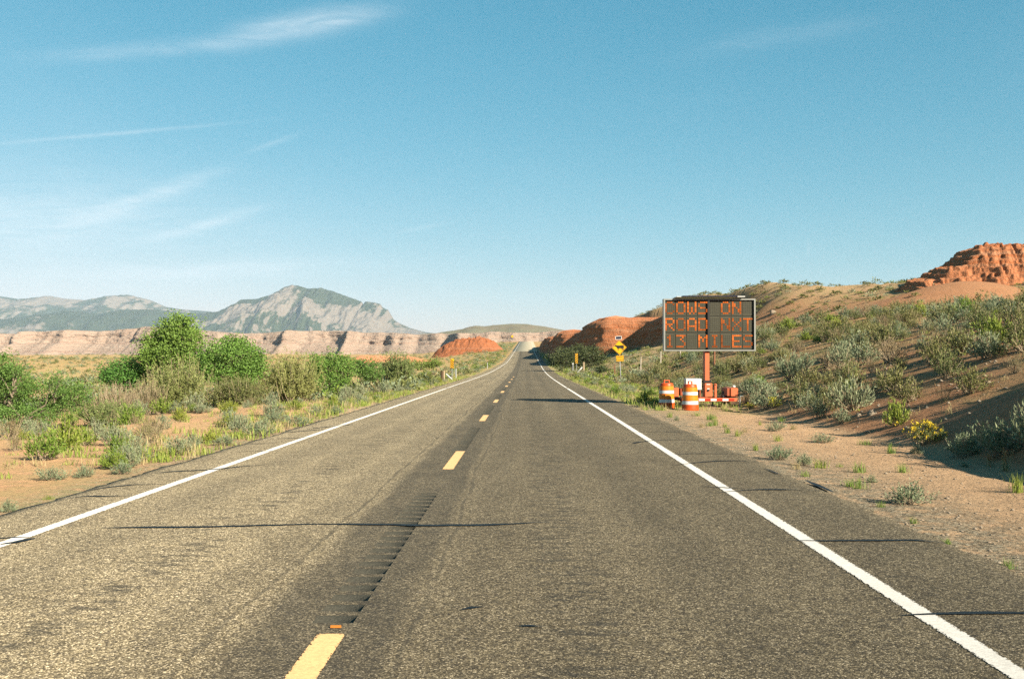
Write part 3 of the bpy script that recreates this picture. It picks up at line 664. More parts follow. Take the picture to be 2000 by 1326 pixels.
def mountain(name, sil, D0, D1, base, seed, rockf):
    sil = np.array(sil, float); px = np.linspace(sil[0, 0], sil[-1, 0], 380); crest = np.interp(px, sil[:, 0], sil[:, 1])
    t = np.linspace(0, 1.25, 110); T, PX = np.meshgrid(t, px, indexing='ij')
    X = 1.2+(PX-1024)/1944*D1; Y = D0+(D1-D0)*T
    zc = np.interp(PX, px, 1.65+(705-crest)/1944*D1)
    w = np.interp(T, [0, 1, 1.25], [0, 1, .8])
    prof = np.interp(w, [0, .25, .45, .58, .72, .85, 1], [0, .12, .30, .52, .70, .84, 1])
    gul = ridged(PX*.0125+T*.8, T*1.5, seed, 5)-.62; gul2 = fbm(PX*.05, T*6, seed+5, 5)
    bump = np.sin(np.clip(T, 0, 1)*math.pi)
    Z = base+(zc-base)*np.clip(prof+bump*(.42*gul+.10*gul2), 0, 1.05)*np.where(T > 1, .999, 1)
    Z = Z+(zc-base)*.030*fbm(PX*.16, T*14, seed+7, 4)*(T < 1)*sstep(T, 0, .3)
    # keep what stands in front of the crest below the crest's line of sight
    lim = 1.65+(705-np.interp(PX, px, crest))/1944*Y
    Z = np.minimum(Z, np.where(T < 1, lim-2, Z))
    me = grid_mesh(name, X, Y, Z, [M['mountain']])
    gz = np.hypot(np.gradient(Z, axis=1)/np.gradient(X, axis=1), np.gradient(Z, axis=0)/np.gradient(Y, axis=0))
    rk = np.clip(rockf(T, PX)+(gz-.55)*.25+.45*gul+.25*fbm(PX*.02, T*3, seed+12, 3), 0, 1)
    attr(me, 'mask', np.repeat(rk.reshape(-1, 1), 3, 1))
    return tag(add(name, me), kind='structure')
peak = [(330, 640), (360, 618), (390, 612), (420, 608), (450, 596), (470, 584), (500, 583), (520, 577), (545, 565), (560, 556.5), (570, 555), (582, 557), (600, 563), (626, 561), (650, 568), (680, 579), (695, 584), (705, 588), (709, 594), (713, 588), (730, 590), (742, 593), (747, 600), (757, 604), (764, 620), (775, 628), (800, 640), (830, 648), (900, 657)]
lefts = [(-420, 600), (-200, 585), (-60, 574), (0, 578), (30, 583), (60, 580), (90, 576), (120, 582), (160, 585), (200, 577), (245, 574), (290, 585), (320, 598), (350, 603), (400, 607), (470, 612), (560, 640)]
mid = [(-420, 620), (-100, 612), (0, 622), (60, 616), (130, 606), (190, 612), (230, 604), (290, 603), (330, 607), (380, 612), (440, 622), (520, 640), (600, 650)]
mountain('mountain_peak', peak, 7000, 9000, 60, 301, lambda T, p: .20+.42*np.exp(-((T-.70)/.17)**2)-.45*np.exp(-((p-640)/40)**2-((T-.95)/.13)**2)+.2*(p > 700)*(T > .5)+.35*np.exp(-((p-570)/25)**2)*(T > .8))
mountain('mountain_range', lefts, 9500, 12000, 120, 331, lambda T, p: .25+.25*sstep(T, .5, .9))
mountain('foothill_range', mid, 7600, 9400, 60, 361, lambda T, p: .18+.15*np.exp(-((T-.4)/.2)**2))

# ------------------------------------------------------------------ plants: shapes
def unit(v): return v/np.maximum(np.linalg.norm(v, axis=-1, keepdims=True), 1e-9)
def leaves(rg, C, D, L, W, droop=0.0):
    """diamond leaves at C along D"""
    n = len(C); D = unit(D); S = unit(np.cross(D, rg.normal(size=(n, 3))))
    L = (L*rg.uniform(.7, 1.3, n))[:, None]; W = (W*rg.uniform(.7, 1.3, n))[:, None]
    mid_ = C+D*L*.45
    tip = C+D*L; tip[:, 2] -= (droop*L[:, 0])
    return np.stack([C, mid_+S*W*.5, tip, mid_-S*W*.5], 1)
def tubes(P0, P1, r0, r1):
    """three-sided sticks"""
    D = unit(P1-P0); A = unit(np.cross(D, np.array([.31, .47, .83]))); B = np.cross(D, A); out = []
    an = [0, 2.0944, 4.18879]
    ring = lambda Pp, r, k: Pp+(A*math.cos(an[k % 3])+B*math.sin(an[k % 3]))*np.asarray(r).reshape(-1, 1)
    for k in range(3): out.append(np.stack([ring(P0, r0, k), ring(P0, r0, k+1), ring(P1, r1, k+1), ring(P1, r1, k)], 1))
    return np.concatenate(out)
def wands(rg, n, r, h, tilt=(5, 80), segs=5, base=.06, curl=.5, wob=.05):
    """n curved shoots from a common base to a dome of radius r and height h; returns (n, segs+1, 3)"""
    az = rg.uniform(0, 2*math.pi, n); ti = np.radians(rg.uniform(tilt[0], tilt[1], n)); k = rg.uniform(.62, 1.05, n)
    t = np.linspace(0, 1, segs+1)[None]
    out = np.sin(ti)[:, None]*r*k[:, None]*t**(1-.25*curl); up = (np.cos(ti)*.75+.25)[:, None]*h*k[:, None]*t**(1+.35*curl)
    b = rg.normal(0, base, (n, 2))
    Pn = np.stack([b[:, :1]+np.cos(az)[:, None]*out, b[:, 1:]+np.sin(az)[:, None]*out, up], -1)
    w = rg.normal(0, wob, Pn.shape)*t[..., None]*max(r, h); return Pn+np.cumsum(w, 1)*.5
def along(rg, Pn, per, lo=.3):
    n, m, _ = Pn.shape; t = rg.uniform(lo, 1, (n, per))**.8*(m-1); i = np.minimum(t.astype(int), m-2); f = (t-i)[..., None]
    a = np.take_along_axis(Pn, i[..., None].repeat(3, -1), 1); b = np.take_along_axis(Pn, (i+1)[..., None].repeat(3, -1), 1)
    return (a*(1-f)+b*f).reshape(-1, 3), (b-a).reshape(-1, 3)
def stem_quads(Pn, r0, r1):
    m = Pn.shape[1]-1; q = []
    for k in range(m):
        a = r0+(r1-r0)*k/m; b = r0+(r1-r0)*(k+1)/m
        q.append(tubes(Pn[:, k], Pn[:, k+1], np.full(len(Pn), a), np.full(len(Pn), b)))
    return np.concatenate(q)
def sage(seed, r=.5, h=.55, nt=64, per=15, L=.075, W=.02, tilt=(4, 84), spread=.55, lo=.34):
    rg = np.random.default_rng(seed); Pn = wands(rg, nt, r, h, tilt)
    C, D = along(rg, Pn, per, lo)
    C = C+rg.normal(0, .022, C.shape)*np.array([1, 1, .7]); C[:, 2] = np.maximum(C[:, 2], .01)
    D = unit(D)+rg.normal(0, spread, D.shape)+np.array([0, 0, .25])
    return [(stem_quads(Pn[: nt//2], .009, .003), 1), (leaves(rg, C, D, L, W), 0)]
def tuft(seed, r=.16, h=.3, n=70, w=.008, lean=.55):
    rg = np.random.default_rng(seed); az = rg.uniform(0, 6.283, n); b = rg.normal(0, r*.35, (n, 2))
    ln = rg.uniform(.45, 1.05, n)*h; le = rg.uniform(.05, lean, n)
    d = np.stack([np.cos(az), np.sin(az), 0*az], -1); s = np.stack([-np.sin(az), np.cos(az), 0*az], -1)*w/2
    p0 = np.concatenate([b, np.zeros((n, 1))], 1); p1 = p0+d*(ln*le*.45)[:, None]; p1[:, 2] = ln*.6
    p2 = p0+d*(ln*le*1.25)[:, None]; p2[:, 2] = ln*(1-.25*le)
    return [(np.concatenate([np.stack([p0-s, p0+s, p1+s*.8, p1-s*.8], 1), np.stack([p1-s*.8, p1+s*.8, p2+s*.1, p2-s*.1], 1)]), 0)]
PROTO = {}
def protos(key, mats, gens):
    PROTO[key] = [quads_mesh(key, g, mats) for g in gens]
    for m_ in PROTO[key]: m_['w'] = float(np.ptp([v.co.x for v in m_.vertices])); m_['h'] = float(max(v.co.z for v in m_.vertices))
T_ = M['twig']
protos('sagebrush', [M['sage'], T_], [sage(1), sage(2, .5, .5, 80, 14), sage(3, .45, .62, 60, 16), sage(4, .52, .42, 72, 15), sage(5, .5, .55, 54, 15, .085, .018)])
protos('blackbrush', [M['olive'], T_], [sage(11, .5, .5, 74, 13, .06, .02, spread=.8), sage(12, .5, .6, 64, 14, .06, .02, spread=.8), sage(13, .55, .48, 70, 13, .07, .022, spread=.8)])
protos('green_shrub', [M['green'], T_], [sage(21, .5, .5, 70, 16, .085, .024, spread=.6), sage(22, .48, .6, 64, 16, .09, .022, spread=.6), sage(23, .5, .45, 72, 14, .08, .026)])
protos('dry_shrub', [M['drybush'], T_], [sage(31, .5, .6, 80, 9, .055, .014, lo=.45, spread=.8), sage(32, .5, .55, 90, 8, .05, .014, lo=.5, spread=.8)])
def with_flowers(seed):
    p = sage(seed, .5, .42, 80, 12, .07, .016); rg = np.random.default_rng(seed+500); Pn = wands(rg, 60, .53, .47, (4, 80))
    tip = np.repeat(Pn[:, -1], 9, 0)+rg.normal(0, .022, (540, 3)); return p+[(leaves(rg, tip, rg.normal(size=(540, 3))+np.array([0, 0, .6]), .035, .028), 2)]
protos('rabbitbrush', [M['olive'], T_, M['flower']], [with_flowers(41), with_flowers(42)])
protos('grass_tuft', [M['grass']], [tuft(51), tuft(52, .2, .26, 90), tuft(53, .14, .34, 60, lean=.4)])
protos('straw_tuft', [M['straw']], [tuft(61, .15, .34, 70, .006, .45), tuft(62, .18, .3, 80, .006, .6)])

import itertools
CNT = itertools.count()
PLACED = []
PARTS = {}
def part_meshes(me):
    if me.name not in PARTS:
        n = len(me.polygons); mi = np.empty(n, dtype=np.int32); me.polygons.foreach_get('material_index', mi)
        co = np.empty(len(me.vertices)*3, dtype=np.float32); me.vertices.foreach_get('co', co); co = co.reshape(-1, 4, 3); out = []
        for k, nm in enumerate(('foliage', 'stems', 'flowers')):
            if k < len(me.materials) and (mi == k).any(): out.append((nm, quads_mesh(nm, [(co[mi == k], 0)], [me.materials[k]])))
        PARTS[me.name] = out
    return PARTS[me.name]
def plant(key, p, w, h, label, group=None, cat=None, name=None, seed=None, parts=False):
    k = next(CNT); me = PROTO[key][k % len(PROTO[key])]; rz = (k*2.399) % 6.283
    sc = (w/me['w'], w/me['w'], h/me['h'])
    o = add(name or key, None if parts else me, None, (p[0], p[1], p[2]-.02), rz, sc)
    if parts:
        o.empty_display_size = .2
        for nm, pm in part_meshes(me):
            c_ = add(nm, pm, o)
            if nm != 'foliage': c_['kind'] = 'stuff'
    PLACED.append((p[0], p[1], w/2)); return tag(o, label, cat or {'grass_tuft': 'grass', 'straw_tuft': 'grass'}.get(key, 'shrub'), group)
def plant_px(key, px, py, wpx, hpx, label, **kw):
    p = hit(px, py); s_ = p[1]/F; return plant(key, p, wpx*s_, hpx*s_*1.08, label, parts=len(PROTO[key][0].materials) > 1, **kw)

# ------------------------------------------------------------------ shrubs one can pick out in the photograph
for a in [
    ('rabbitbrush', 1808, 866, 100, 47, 'bush with bright yellow flowers at the foot of the shaded bank'),
    ('sagebrush', 1886, 893, 84, 54, 'round blue-green bush beside the yellow flowering bush'),
    ('sagebrush', 1775, 985, 112, 52, 'low spreading grey-green plant on the gravel by the right edge of the road'),
    ('sagebrush', 1522, 898, 62, 32, 'grey-green plant growing at the edge of the right shoulder pavement'),
    ('sagebrush', 1607, 864, 54, 21, 'small low sage on bare dirt below the foot of the right slope'),
    ('sagebrush', 1517, 841, 48, 21, 'small round sage on bare dirt nearest to the message trailer'),
    ('sagebrush', 1646, 826, 46, 32, 'dense blue-green sage at the toe of the right slope'),
    ('sagebrush', 1598, 818, 46, 52, 'tall narrow sage at the toe of the right slope'),
    ('green_shrub', 1752, 832, 62, 56, 'yellow-green grassy bush left of the yellow flowering bush'),
    ('rabbitbrush', 1466, 798, 26, 13, 'small yellow flowers beside the right jack of the trailer'),
    ('rabbitbrush', 1512, 796, 30, 22, 'small bush with yellow flowers right of the trailer'),
    ('sagebrush', 1477, 790, 34, 28, 'pale sage between two small yellow flowering bushes'),
    ('sagebrush', 1690, 712, 84, 50, 'wide pale sage standing high on the right slope'),
    ('sagebrush', 1545, 742, 70, 58, 'big pale sage on the slope right of the message board'),
    ('blackbrush', 1580, 757, 62, 44, 'olive bush touching the big pale sage on the right slope'),
    ('blackbrush', 1822, 712, 66, 60, 'tall olive bush in the middle of the right slope'),
    ('blackbrush', 1850, 738, 66, 48, 'olive bush just below the tall olive bush on the right slope'),
    ('blackbrush', 1920, 640, 66, 46, 'dark olive bush near the top of the right slope'),
    ('blackbrush', 1985, 648, 66, 66, 'large dark bush at the right border near the top of the slope'),
    ('sagebrush', 1842, 628, 80, 38, 'pale sage on the crest of the right slope before the orange dirt'),
    ('blackbrush', 1711, 656, 42, 30, 'round dark bush on the crest below the orange dirt dome'),
    ('sagebrush', 1755, 650, 40, 26, 'bluish sage beside the round dark bush on the slope crest'),
    ('dry_shrub', 1985, 728, 52, 44, 'dry brown bush at the right border of the picture'),
    ('blackbrush', 1935, 690, 60, 52, 'greyish leggy bush high on the shaded part of the slope'),
    ('dry_shrub', 1750, 745, 40, 32, 'small dry grassy bush on the dark middle of the slope'),
    ('green_shrub', 85, 898, 96, 64, 'big yellow-green bush with dry stems left of the road, at the left border'),
    ('green_shrub', 160, 870, 76, 40, 'bright green leafy bush on orange dirt at the far left'),
    ('sagebrush', 219, 858, 25, 24, 'small round silvery sage alone on orange dirt'),
    ('green_shrub', 447, 834, 40, 30, 'bright green round bush on the dirt mound left of the road'),
    ('sagebrush', 277, 898, 66, 26, 'low blue-green sage near the left edge of the pavement'),
    ('sagebrush', 100, 937, 76, 30, 'wide pale sage close to the left road edge'),
    ('sagebrush', 165, 932, 50, 28, 'pale sage between two others by the left road edge'),
    ('sagebrush', 240, 926, 56, 32, 'grey-green sage touching the left pavement edge'),
    ('sagebrush', 18, 1000, 36, 32, 'little green plant nearest the lower left of the roadside'),
    ('sagebrush', 505, 852, 80, 34, 'long low sage row end by the left pavement edge'),
    ('sagebrush', 580, 832, 60, 26, 'grey sage by the left pavement edge beyond the dirt mound'),
    ('sagebrush', 655, 810, 34, 20, 'single blue-grey sage hugging the left pavement edge'),
    ('sagebrush', 440, 870, 60, 26, 'sage clump halfway along the left pavement edge'),
    ('green_shrub', 735, 777, 70, 14, 'flat bright green bush along the left pavement edge'),
    ('green_shrub', 575, 800, 40, 24, 'yellow-green bush behind the dirt mound left of the road'),
    ('sagebrush', 395, 806, 46, 22, 'pale sage in front of the dry bushes under the cottonwood'),
    ('dry_shrub', 300, 848, 80, 40, 'yellowish dry bush in the middle of the left dirt bank'),
    ('dry_shrub', 30, 880, 50, 40, 'straw coloured bush at the left border')]:
    plant_px(*a)
for px, py, w, h, lab in [
    (1970, 1110, 34, 26, 'grass tuft at the pavement edge nearest the lower right corner'), (1440, 852, 22, 16, 'small green grass tuft on dirt in front of the trailer'),
    (1388, 820, 26, 18, 'bright green grass tuft just in front of the front barrel'), (1720, 990, 24, 18, 'grass tuft at the pavement edge left of the spreading plant'),
    (1784, 1022, 28, 18, 'grass tuft at the pavement edge below the spreading plant'), (1572, 930, 26, 16, 'grass tuft beside the broken pavement edge'),
    (1386, 832, 22, 14, 'second grass tuft in front of the front barrel'), (1420, 846, 24, 16, 'grass tuft between the trailer and the white edge line'),
    (1640, 912, 16, 12, 'tiny grass tuft on dirt right of the pavement'), (1660, 950, 40, 18, 'wide thin grass tuft on gravel by the right pavement edge'),
    (1850, 1062, 34, 16, 'grass and dead stems where a tar seam meets the pavement edge'), (95, 975, 26, 14, 'grass tuft at the left pavement edge'),
    (1690, 868, 36, 12, 'low grass tuft below the yellow-green grassy bush')]:
    plant_px('grass_tuft', px, py, w, h, lab)

def stalks(px, py, wpx, hpx, label, seed, n=14):
    p = hit(px, py); s_ = p[1]/F; rg = np.random.default_rng(seed)
    Pn = wands(rg, n, wpx*s_*.5, hpx*s_, (3, 45), 4, .03, wob=.02); C, D = along(rg, Pn, 10, .72)
    root = empty('dry_stalk_plant', p, label, 'plant')
    add('stems', quads_mesh('stems', [(stem_quads(Pn, .006, .003), 0)], [M['straw']]), root)
    add('flower_heads', quads_mesh('flower_heads', [(leaves(rg, C+rg.normal(0, .008, C.shape), D+rg.normal(0, .3, D.shape), .03, .016), 0)], [M['redstalk']]), root)['kind'] = 'stuff'
stalks(1962, 920, 40, 52, 'thin stalks with reddish tips standing before the shaded bank', 5)
stalks(1934, 912, 16, 26, 'small thin stalks left of the taller reddish stalks', 7, 8)
stalks(1845, 785, 50, 46, 'reddish dry stalks on the shaded slope above the yellow flowers', 9)

# ------------------------------------------------------------------ scattered shrubs, still one object each
rnd = random.Random(4)
def free(x, y, r):
    for a, b, c in PLACED:
        if (x-a)**2+(y-b)**2 < (.62*(r+c))**2: return False
    return True
def seen(x, y, z=.3):
    p = np.linalg.inv(RM) @ (np.array([x, y, float(H(x, y))+z])-CAM)
    if p[2] >= -1: return None
    px, py = 1000+F*p[0]/-p[2], 663-F*p[1]/-p[2]
    return (px, py) if -60 < px < 2060 and py < 1326 else None
def offroad(x, y): u = x-float(xroad(y)); return max(EL-u, u-ER)
SIZE = lambda w: 'small' if w < .6 else 'medium' if w < .95 else 'large'
ADJ = {'sagebrush': 'pale sagebrush', 'blackbrush': 'olive brown bush', 'green_shrub': 'bright green shrub', 'dry_shrub': 'dry tan shrub', 'rabbitbrush': 'bush dotted with yellow flowers', 'grass_tuft': 'tuft of green grass', 'straw_tuft': 'tuft of straw grass'}
def where_slope(px, py):
    v = 'low on the slope' if py > 745 else 'halfway up the slope' if py > 690 else 'high on the slope'
    h = 'behind the trailer' if px < 1475 else 'right of the board' if px < 1560 else 'well right of the board' if px < 1640 else 'left of the slope middle' if px < 1740 else 'near the slope middle' if px < 1840 else 'towards the right border' if px < 1930 else 'at the right border'
    return v+', '+h
def where_bank(px, py):
    h = 'at the left border' if px < 90 else 'under the border bush' if px < 200 else 'below the dry bushes' if px < 330 else 'below the tallest cottonwood' if px < 430 else 'below the rounded cottonwood' if px < 540 else 'below the tamarisk' if px < 640 else 'by tree row end'
    return ('low' if py > 850 else 'midway' if py > 805 else 'high')+' on the left bank, '+h
def where_left(px, py):
    return 'by left road edge, '+('nearest the camera' if px < 250 else 'beside the tar seams' if px < 400 else 'below the cottonwoods' if px < 560 else 'below the tamarisk' if px < 690 else 'before the wooden brace' if px < 780 else 'near the left striped marker')
def where_verge(px, py):
    return 'on right verge, '+('in front of the thicket' if px < 1120 else 'near the right striped marker' if px < 1165 else 'around the cow sign' if px < 1235 else 'left of the barrels' if px < 1290 else 'behind the trailer')
def where_strip(px, py):
    return 'on right gravel, '+('near the trailer' if px < 1500 else 'before the slope toe' if px < 1640 else 'near the yellow flowers' if px < 1800 else 'towards the right border')
def scatter(n, kinds, region, size, where, group, tries=60):
    k = 0; t = 0
    while k < n and t < n*tries:
        t += 1; x, y = region()
        key = rnd.choices([a for a, _ in kinds], [b for _, b in kinds])[0]; w = size(key)
        if offroad(x, y) < .3+w*.45 or not free(x, y, w/2): continue
        q = seen(x, y)
        if not q: continue
        plant(key, (x, y, float(H(x, y))), w, w*rnd.uniform(.62, .95), (SIZE(w)+' ' if 'tuft' not in key else '')+ADJ[key]+' '+where(*q), group)['px'] = q[0]; k += 1
def slope_spot():
    y = 14+66*rnd.random()**.7; return rnd.uniform(9.3, 9.8+.40*y), y
scatter(400, [('sagebrush', 4), ('blackbrush', 6.5), ('dry_shrub', 1.5), ('green_shrub', .7)], slope_spot, lambda k: rnd.uniform(.5, 1.45), where_slope, 'scrub on the right slope')
scatter(56, [('sagebrush', 5), ('green_shrub', 3), ('dry_shrub', .7)], lambda: (EL-.35-abs(rnd.gauss(0, .55)), 15+70*rnd.random()**1.2), lambda k: rnd.uniform(.35, .8), where_left, 'plants along the left road edge')
scatter(80, [('sagebrush', 4), ('green_shrub', 2), ('dry_shrub', 4)], lambda: (rnd.uniform(-26, -6), 15+40*rnd.random()), lambda k: rnd.uniform(.4, 1.0), where_bank, 'plants on the left dirt bank')
scatter(64, [('sagebrush', 4), ('green_shrub', 4), ('dry_shrub', .6)], lambda: (ER+.5+abs(rnd.gauss(0, 1.6)), 37+80*rnd.random()), lambda k: rnd.uniform(.35, .85), where_verge, 'plants on the right verge')
scatter(28, [('grass_tuft', 3), ('straw_tuft', 2), ('sagebrush', .7)], lambda: (ER+rnd.uniform(.15, 3.8), 8+24*rnd.random()), lambda k: rnd.uniform(.14, .34), where_strip, 'small plants on the right gravel strip')

def tell_apart():
    by = {}
    for o in list(col.objects):
        if 'px' in o: by.setdefault(o['label'], []).append((o['px'], o))
    nth = ['first', 'second', 'third', 'fourth', 'fifth', 'sixth', 'seventh', 'eighth', 'ninth', 'tenth', 'eleventh', 'twelfth', 'thirteenth', 'fourteenth', 'fifteenth', 'sixteenth', 'seventeenth', 'eighteenth', 'nineteenth', 'twentieth']
    for lab, li in by.items():
        li.sort(key=lambda t: t[0])
        for i, (_, o) in enumerate(li):
            if len(li) > 1: o['label'] = lab+', '+nth[min(i, 19)]+' from left'
            del o['px']
tell_apart()

# ------------------------------------------------------------------ uncountable cover: far scrub and verge grass, merged
def merge_stuff(name, spots, protos_q, mats, label, cat):
    """spots: (x, y, z, width, height, rot, proto)"""
    Q = []; mi = []
    for i, (x, y, z, w, h, rz, k) in enumerate(spots):
        for q, m_ in protos_q[k]:
            c, s_ = math.cos(rz), math.sin(rz)
            v = q.astype(np.float32).copy(); a = v[..., 0]*w; b = v[..., 1]*w
            v[..., 2] = v[..., 2]*h+z; v[..., 0] = a*c-b*s_+x; v[..., 1] = a*s_+b*c+y
            Q.append(v); mi.append(np.full(len(v), m_))
    Q = np.concatenate(Q); mi = np.concatenate(mi)
    me = new_mesh(name, Q.reshape(-1, 3), np.arange(len(Q)*4).reshape(-1, 4), mats, mi)
    return tag(add(name, me), label, cat, kind='stuff')
def lowq(seed, m_, n=29, L=.165, W=.078):
    rg = np.random.default_rng(seed); Pn = wands(rg, n, .5, .55, (4, 84), 3); C, D = along(rg, Pn, 2, .45)
    return [(leaves(rg, C, unit(D)+rg.normal(0, .5, D.shape), L, W), m_)]
FQ = [lowq(1, 0), lowq(2, 0), lowq(3, 1), lowq(4, 1), lowq(5, 2), lowq(6, 3), lowq(7, 1, 40, .2, .09)]
def in_view(x, y, margin=600):
    z = H(x, y); q = (np.stack([x, y, z+.3], -1)-CAM) @ RM
    px = 1000+F*q[:, 0]/-q[:, 2]; py = 663-F*q[:, 1]/-q[:, 2]
    return z, (q[:, 2] < -1) & (px > -margin) & (px < 2000+margin) & (py < 1326)
def spots(n, region, wts, size, off, flat=(.7, 1.0), sink=.03):
    xy = np.array([region() for _ in range(n*3)]); x, y = xy[:, 0], xy[:, 1]
    z, ok = in_view(x, y); u = x-xroad(y); ok &= np.maximum(EL-u, u-ER) > off
    out = []
    for i in np.nonzero(ok)[0][:n]:
        w = size(); out.append((x[i], y[i], z[i]-sink, w, w*rnd.uniform(*flat), rnd.uniform(0, 6.28), rnd.choices(range(len(wts)), wts)[0]))
    return out
def far_spots(n, region, wts, size):
    return [q for q in spots(n, region, wts, size, .8) if not (24 < q[0] < 48 and 74 < q[1] < 95 and rnd.random() < .88)]
def polar(d0, d1, a0, a1):
    d = math.exp(rnd.uniform(math.log(d0), math.log(d1))); a = rnd.uniform(a0, a1); return 1.2+a*d, d
sp_ = far_spots(2700, lambda: polar(52, 420, -.80, -.03), [3, 3, 3, 3, 2, 2, 2], lambda: rnd.uniform(.7, 1.7))
sp_ += far_spots(900, lambda: polar(350, 1400, -.75, -.02), [3, 3, 4, 4, 1, 1, 3], lambda: rnd.uniform(1.4, 3.2))
sp_ += far_spots(420, lambda: (-3.4-abs(rnd.gauss(0, 7)), rnd.uniform(150, 600)), [3, 3, 1, 1, 5, 1, 1], lambda: rnd.uniform(.7, 1.6))
merge_stuff('desert_scrub', sp_, FQ, [M['sage'], M['olive'], M['green'], M['drybush']], 'low desert scrub covering the plain on the left', 'scrub')
def hill_spot():
    x, y = polar(70, 330, .03, .70)
    return (x, y) if not (84 < y < 150 and rnd.random() < .35) else (x, y*1.15)
sp_ = far_spots(2600, hill_spot, [1.5, 1.5, 4, 4, .8, 1, 4], lambda: rnd.uniform(.4, 1.15))
sp_ += far_spots(420, lambda: (ER+1+abs(rnd.gauss(0, 5)), rnd.uniform(75, 340)), [3, 3, 1, 1, 4, 1, 1], lambda: rnd.uniform(.6, 1.3))
sp_ += far_spots(900, lambda: (rnd.uniform(24, 78), rnd.uniform(92, 185)), [1, 1, 4, 4, .5, 1, 5], lambda: rnd.uniform(.7, 1.6))
def beside(x, y):
    q = seen(x, y); return q is None
out_ = [(rnd.uniform(-40, -7), rnd.uniform(5, 50)) for _ in range(420)]+[(rnd.uniform(9.3, 34), rnd.uniform(2, 40)) for _ in range(380)]
for x, y in out_:
    if beside(x, y) and offroad(x, y) > .8:
        w = rnd.uniform(.45, 1.1); sp_.append((x, y, float(H(x, y))-.03, w, w*rnd.uniform(.7, 1.0), rnd.uniform(0, 6.28), rnd.choice([0, 1, 2, 3, 4, 5])))
merge_stuff('hillside_scrub', sp_, FQ, [M['sage'], M['olive'], M['green'], M['drybush']], 'small dark scrub dotting the hills on the right', 'scrub')
GQ = [[(tuft(71, .3, .30, 15, .02)[0][0], 0)], [(tuft(72, .34, .24, 16, .02)[0][0], 0)], [(tuft(73, .3, .36, 13, .014)[0][0], 1)]]
def grass_spots(n, region, green=3): return spots(n, region, [green, green, 3], lambda: rnd.uniform(.5, 1.2), .08, (.5, 1.0), .02)
g_ = grass_spots(1500, lambda: (EL-.1-abs(rnd.gauss(0, 1.2)), 16+90*rnd.random()), 3)
g_ += grass_spots(1500, lambda: (rnd.uniform(-36, -6), 10+64*rnd.random()), 1.6)
g_ += grass_spots(2200, lambda: (ER+.2+abs(rnd.gauss(0, 2.0)), 34+95*rnd.random()), 3.5)
g_ += grass_spots(700, lambda: (rnd.uniform(9, 34), 14+62*rnd.random()), .35)
g_ += grass_spots(1600, lambda: (rnd.choice([EL-.2-abs(rnd.gauss(0, 3)), ER+.2+abs(rnd.gauss(0, 3))]), rnd.uniform(90, 330)), 5)
merge_stuff('verge_grass', g_, GQ, [M['grass'], M['straw']], 'thin green and straw coloured grass along the road verges', 'grass')

def pebbles():
    V = []; Fc = []; rg = np.random.default_rng(8)
    base = np.array([(1, 0, 0), (-1, 0, 0), (0, 1, 0), (0, -1, 0), (0, 0, 1), (0, 0, -.6)], float)
    tri = np.array([(0, 2, 4), (2, 1, 4), (1, 3, 4), (3, 0, 4), (2, 0, 5), (1, 2, 5), (3, 1, 5), (0, 3, 5)])
    n = 3400; far = rg.random(n) < .7
    x = np.where(far, rg.uniform(8.6, 26, n), ER+rg.uniform(.05, 4.0, n)); y = np.where(far, 10+45*rg.random(n), 7+25*rg.random(n)); z = H(x, y)
    for k in range(n):
        s_ = rg.uniform(.012, .05)*(1.6 if x[k] > 9 else .6); b = base*rg.uniform(.6, 1.3, (6, 1))*s_*np.array([1.2, .9, .6]); a = rg.uniform(0, 6.28)
        r_ = np.array([[math.cos(a), -math.sin(a), 0], [math.sin(a), math.cos(a), 0], [0, 0, 1]])
        V.append(b @ r_.T+np.array([x[k], y[k], z[k]+s_*.1])); Fc.append(tri+6*k)
    tag(add('gravel', new_mesh('gravel', np.concatenate(V), np.concatenate(Fc), [M['stone']])), 'loose small stones on the right slope and gravel strip', 'gravel', kind='stuff')
pebbles()
def boulder(px, py, wpx, hpx, label, seed, mat='stone'):
    p = hit(px, py); s_ = p[1]/F; a, b = wpx*s_/2, hpx*s_
    th = np.linspace(0, 2*math.pi, 25)[:-1]; ph = np.linspace(-.5, math.pi/2, 10); V = []
    for f in ph:
        for t in th:
            d = np.array([math.cos(t)*math.cos(f), math.sin(t)*math.cos(f), math.sin(f)])
            d = np.sign(d)*np.abs(d)**.75; r_ = 1+.28*float(fbm(d[0]*1.7+seed, d[1]*1.7+d[2]*2.3, seed, 3)); V.append(d*r_*np.array([a, a*.8, b]))
    Fs = [(i*24+j, i*24+(j+1) % 24, (i+1)*24+(j+1) % 24, (i+1)*24+j) for i in range(9) for j in range(24)]
    return tag(add('rock', new_mesh('rock', V, Fs, [M[mat]], smooth=True), None, p), label, 'rock')
boulder(1703, 809, 18, 8, 'pale flat rock at the toe of the right slope', 3)
boulder(1677, 812, 9, 5, 'small pale rock left of the flat rock on the slope toe', 5)
boulder(1510, 612, 12, 6, 'white rock block in the gully of the hill right of the board', 6)
boulder(1542, 628, 9, 4, 'smaller white rock below the white block on the far hill', 7)

